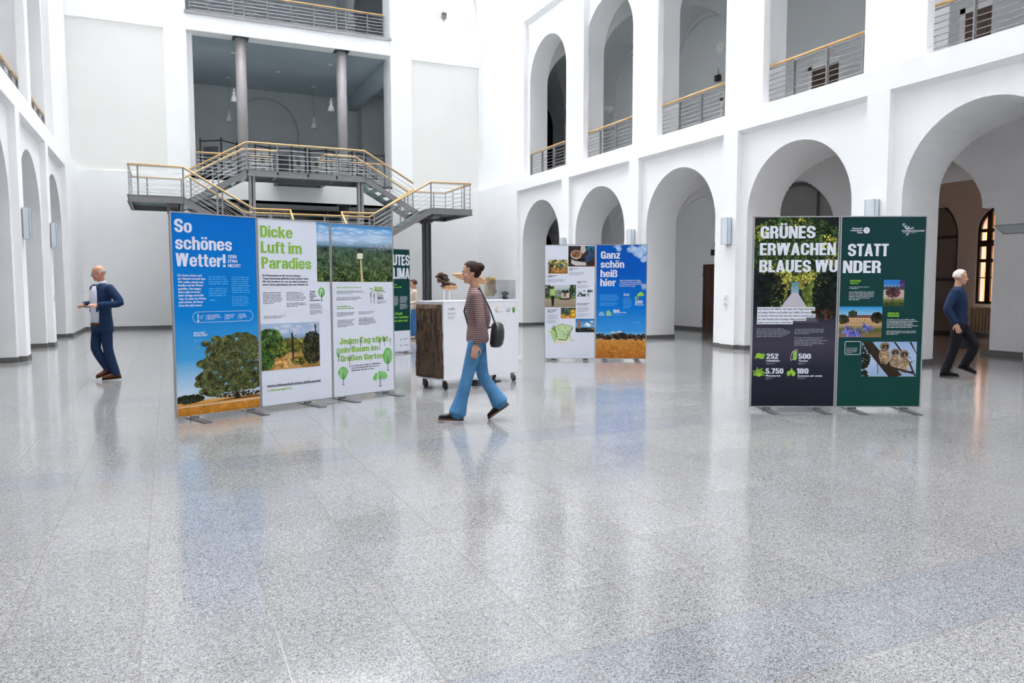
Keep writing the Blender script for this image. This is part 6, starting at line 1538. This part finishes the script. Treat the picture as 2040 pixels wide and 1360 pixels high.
m = MB(); m.hexa([(.24, -.06, 1.150), (.24, .10, 1.150), (.32, .10, 1.165), (.32, -.06, 1.165), (.24, -.06, 1.158), (.24, .10, 1.158), (.32, .10, 1.173), (.32, -.06, 1.173)]); m.build('case', M['alu'], o)

# ---- white-haired man at the right
def hair_white(t, c, R_):
    m = MB(); hair_cap(m, c, R_, lambda v: (v.x < .35 or v.z > .60) and not (v.z < -.40) and not (v.x > .12 and v.z < .15), .011, 5)
    o = m.build('hair', cloth('white_grey_hair', (.55, .52, .47), (.66, .63, .58), scale=60), t, True); so = o.modifiers.new('thick', 'SOLIDIFY'); so.thickness = .012; so.offset = -1; fuse(o, .006, 3)
def extra_c(t, J, c, R_):
    m = MB(); m.tube([(.128, .06, 1.245), (.134, .09, 1.238), (.118, .125, 1.245)], .005, 5); m.build('chest_mark', cloth('pale_stitching', (.6, .6, .66)), t, True)
JC = dict(pelvis=(.02, 0, .89), chest=(.0, 0, 1.19), neck=(-.01, 0, 1.42), head=(.02, 0, 1.570), look=.15, nod=.1,
          sh_l=(-.01, .185, 1.37), el_l=(-.02, .28, 1.10), wr_l=(.08, .29, .86), sh_r=(-.03, -.185, 1.36), el_r=(-.13, -.27, 1.09), wr_r=(-.01, -.275, .86),
          hip_l=(.02, .09, .85), kn_l=(.24, .09, .52), an_l=(.12, .09, .20), toe_l=(1, 0, 0), pitch_l=.35,
          hip_r=(.02, -.09, .85), kn_r=(-.03, -.09, .47), an_r=(-.14, -.09, .095), toe_r=(.96, .25, 0), pitch_r=.0)
person('white-haired man in a navy sweater and black trousers walking in the nearest right arch', (11.21, 7.68, 0), math.radians(-56.5), JC, MALE,
       ('sweater', cloth('navy_sweater_knit', (.012, .024, .060), (.017, .032, .076), scale=40)), ('trousers', cloth('black_trouser_cloth', (.010, .010, .013), (.014, .014, .018))), SK, cloth('black_shoe_leather', (.008, .008, .010), rough=.4),
       hairfn=hair_white, brow=cloth('white_brow', (.4, .36, .3)), extra=extra_c, sleeve=(.078, .064, .05, .048), leg=(.096, .074, .062, .064), hands=dict(l=((.2, 0, -1), (.2, -1, 0), .9), r=((.35, -.05, -1), (.2, 1, 0), .4)))
o = thing('hand_bag', 'black bag carried by the white-haired man at the right', 'bag', (11.21, 7.68, 0), math.radians(-56.5))
m = MB(); m.rings([oval((.12, .31, z), .15 * f, .06 * f, FX, FY) for z, f in ((.44, .75), (.47, 1), (.58, 1.02), (.66, .9), (.69, .6))]); m.build('pouch', M['black'], o, True)
m = MB(); m.tube([(.03, .31, .67), (.05, .305, .76), (.10, .30, .785), (.16, .305, .76), (.20, .31, .67)], .008, 6); m.build('handle', M['black'], o, True)

# ---- visitor far behind, between the green panel and the plinth
def hair_d(t, c, R_):
    m = MB(); hair_cap(m, c, R_, lambda v: (v.x < .45 or v.z > .55) and not (v.z < -.5) and not (v.x > .2 and v.z < .25), .014, 9)
    o = m.build('hair', cloth('brown_hair', (.06, .03, .02), (.09, .05, .03)), t, True); so = o.modifiers.new('thick', 'SOLIDIFY'); so.thickness = .012; so.offset = -1; fuse(o, .006, 3)
JD = dict(pelvis=(0, 0, .86), chest=(.0, 0, 1.14), neck=(0, 0, 1.36), head=(.03, 0, 1.505), nod=.15,
          sh_l=(0, .155, 1.30), el_l=(-.03, .21, 1.04), wr_l=(.16, .17, .98), sh_r=(0, -.155, 1.30), el_r=(-.03, -.21, 1.04), wr_r=(.16, -.15, .98),
          hip_l=(0, .085, .82), kn_l=(.02, .085, .45), an_l=(-.02, .085, .095), toe_l=(1, .1, 0), hip_r=(0, -.085, .82), kn_r=(.05, -.085, .45), an_r=(.05, -.085, .095), toe_r=(1, -.1, 0))
person('visitor in a beige top and blue jeans far behind the white plinth', (6.07, 19.51, 0), math.radians(170), JD, FEM,
       ('top', cloth('beige_knit', (.55, .47, .40), (.48, .40, .34))), ('jeans', cloth('bright_blue_denim', (.03, .13, .33), (.05, .17, .38))), SK, cloth('tan_shoe_leather', (.5, .36, .25)), hairfn=hair_d, brow=cloth('brown_brow', (.06, .03, .02)),
       sleeve=(.060, .05, .044, .04), hands=dict(l=((1, -.4, 0), (0, -.5, -1), .6), r=((1, .4, 0), (0, .5, -1), .6)))
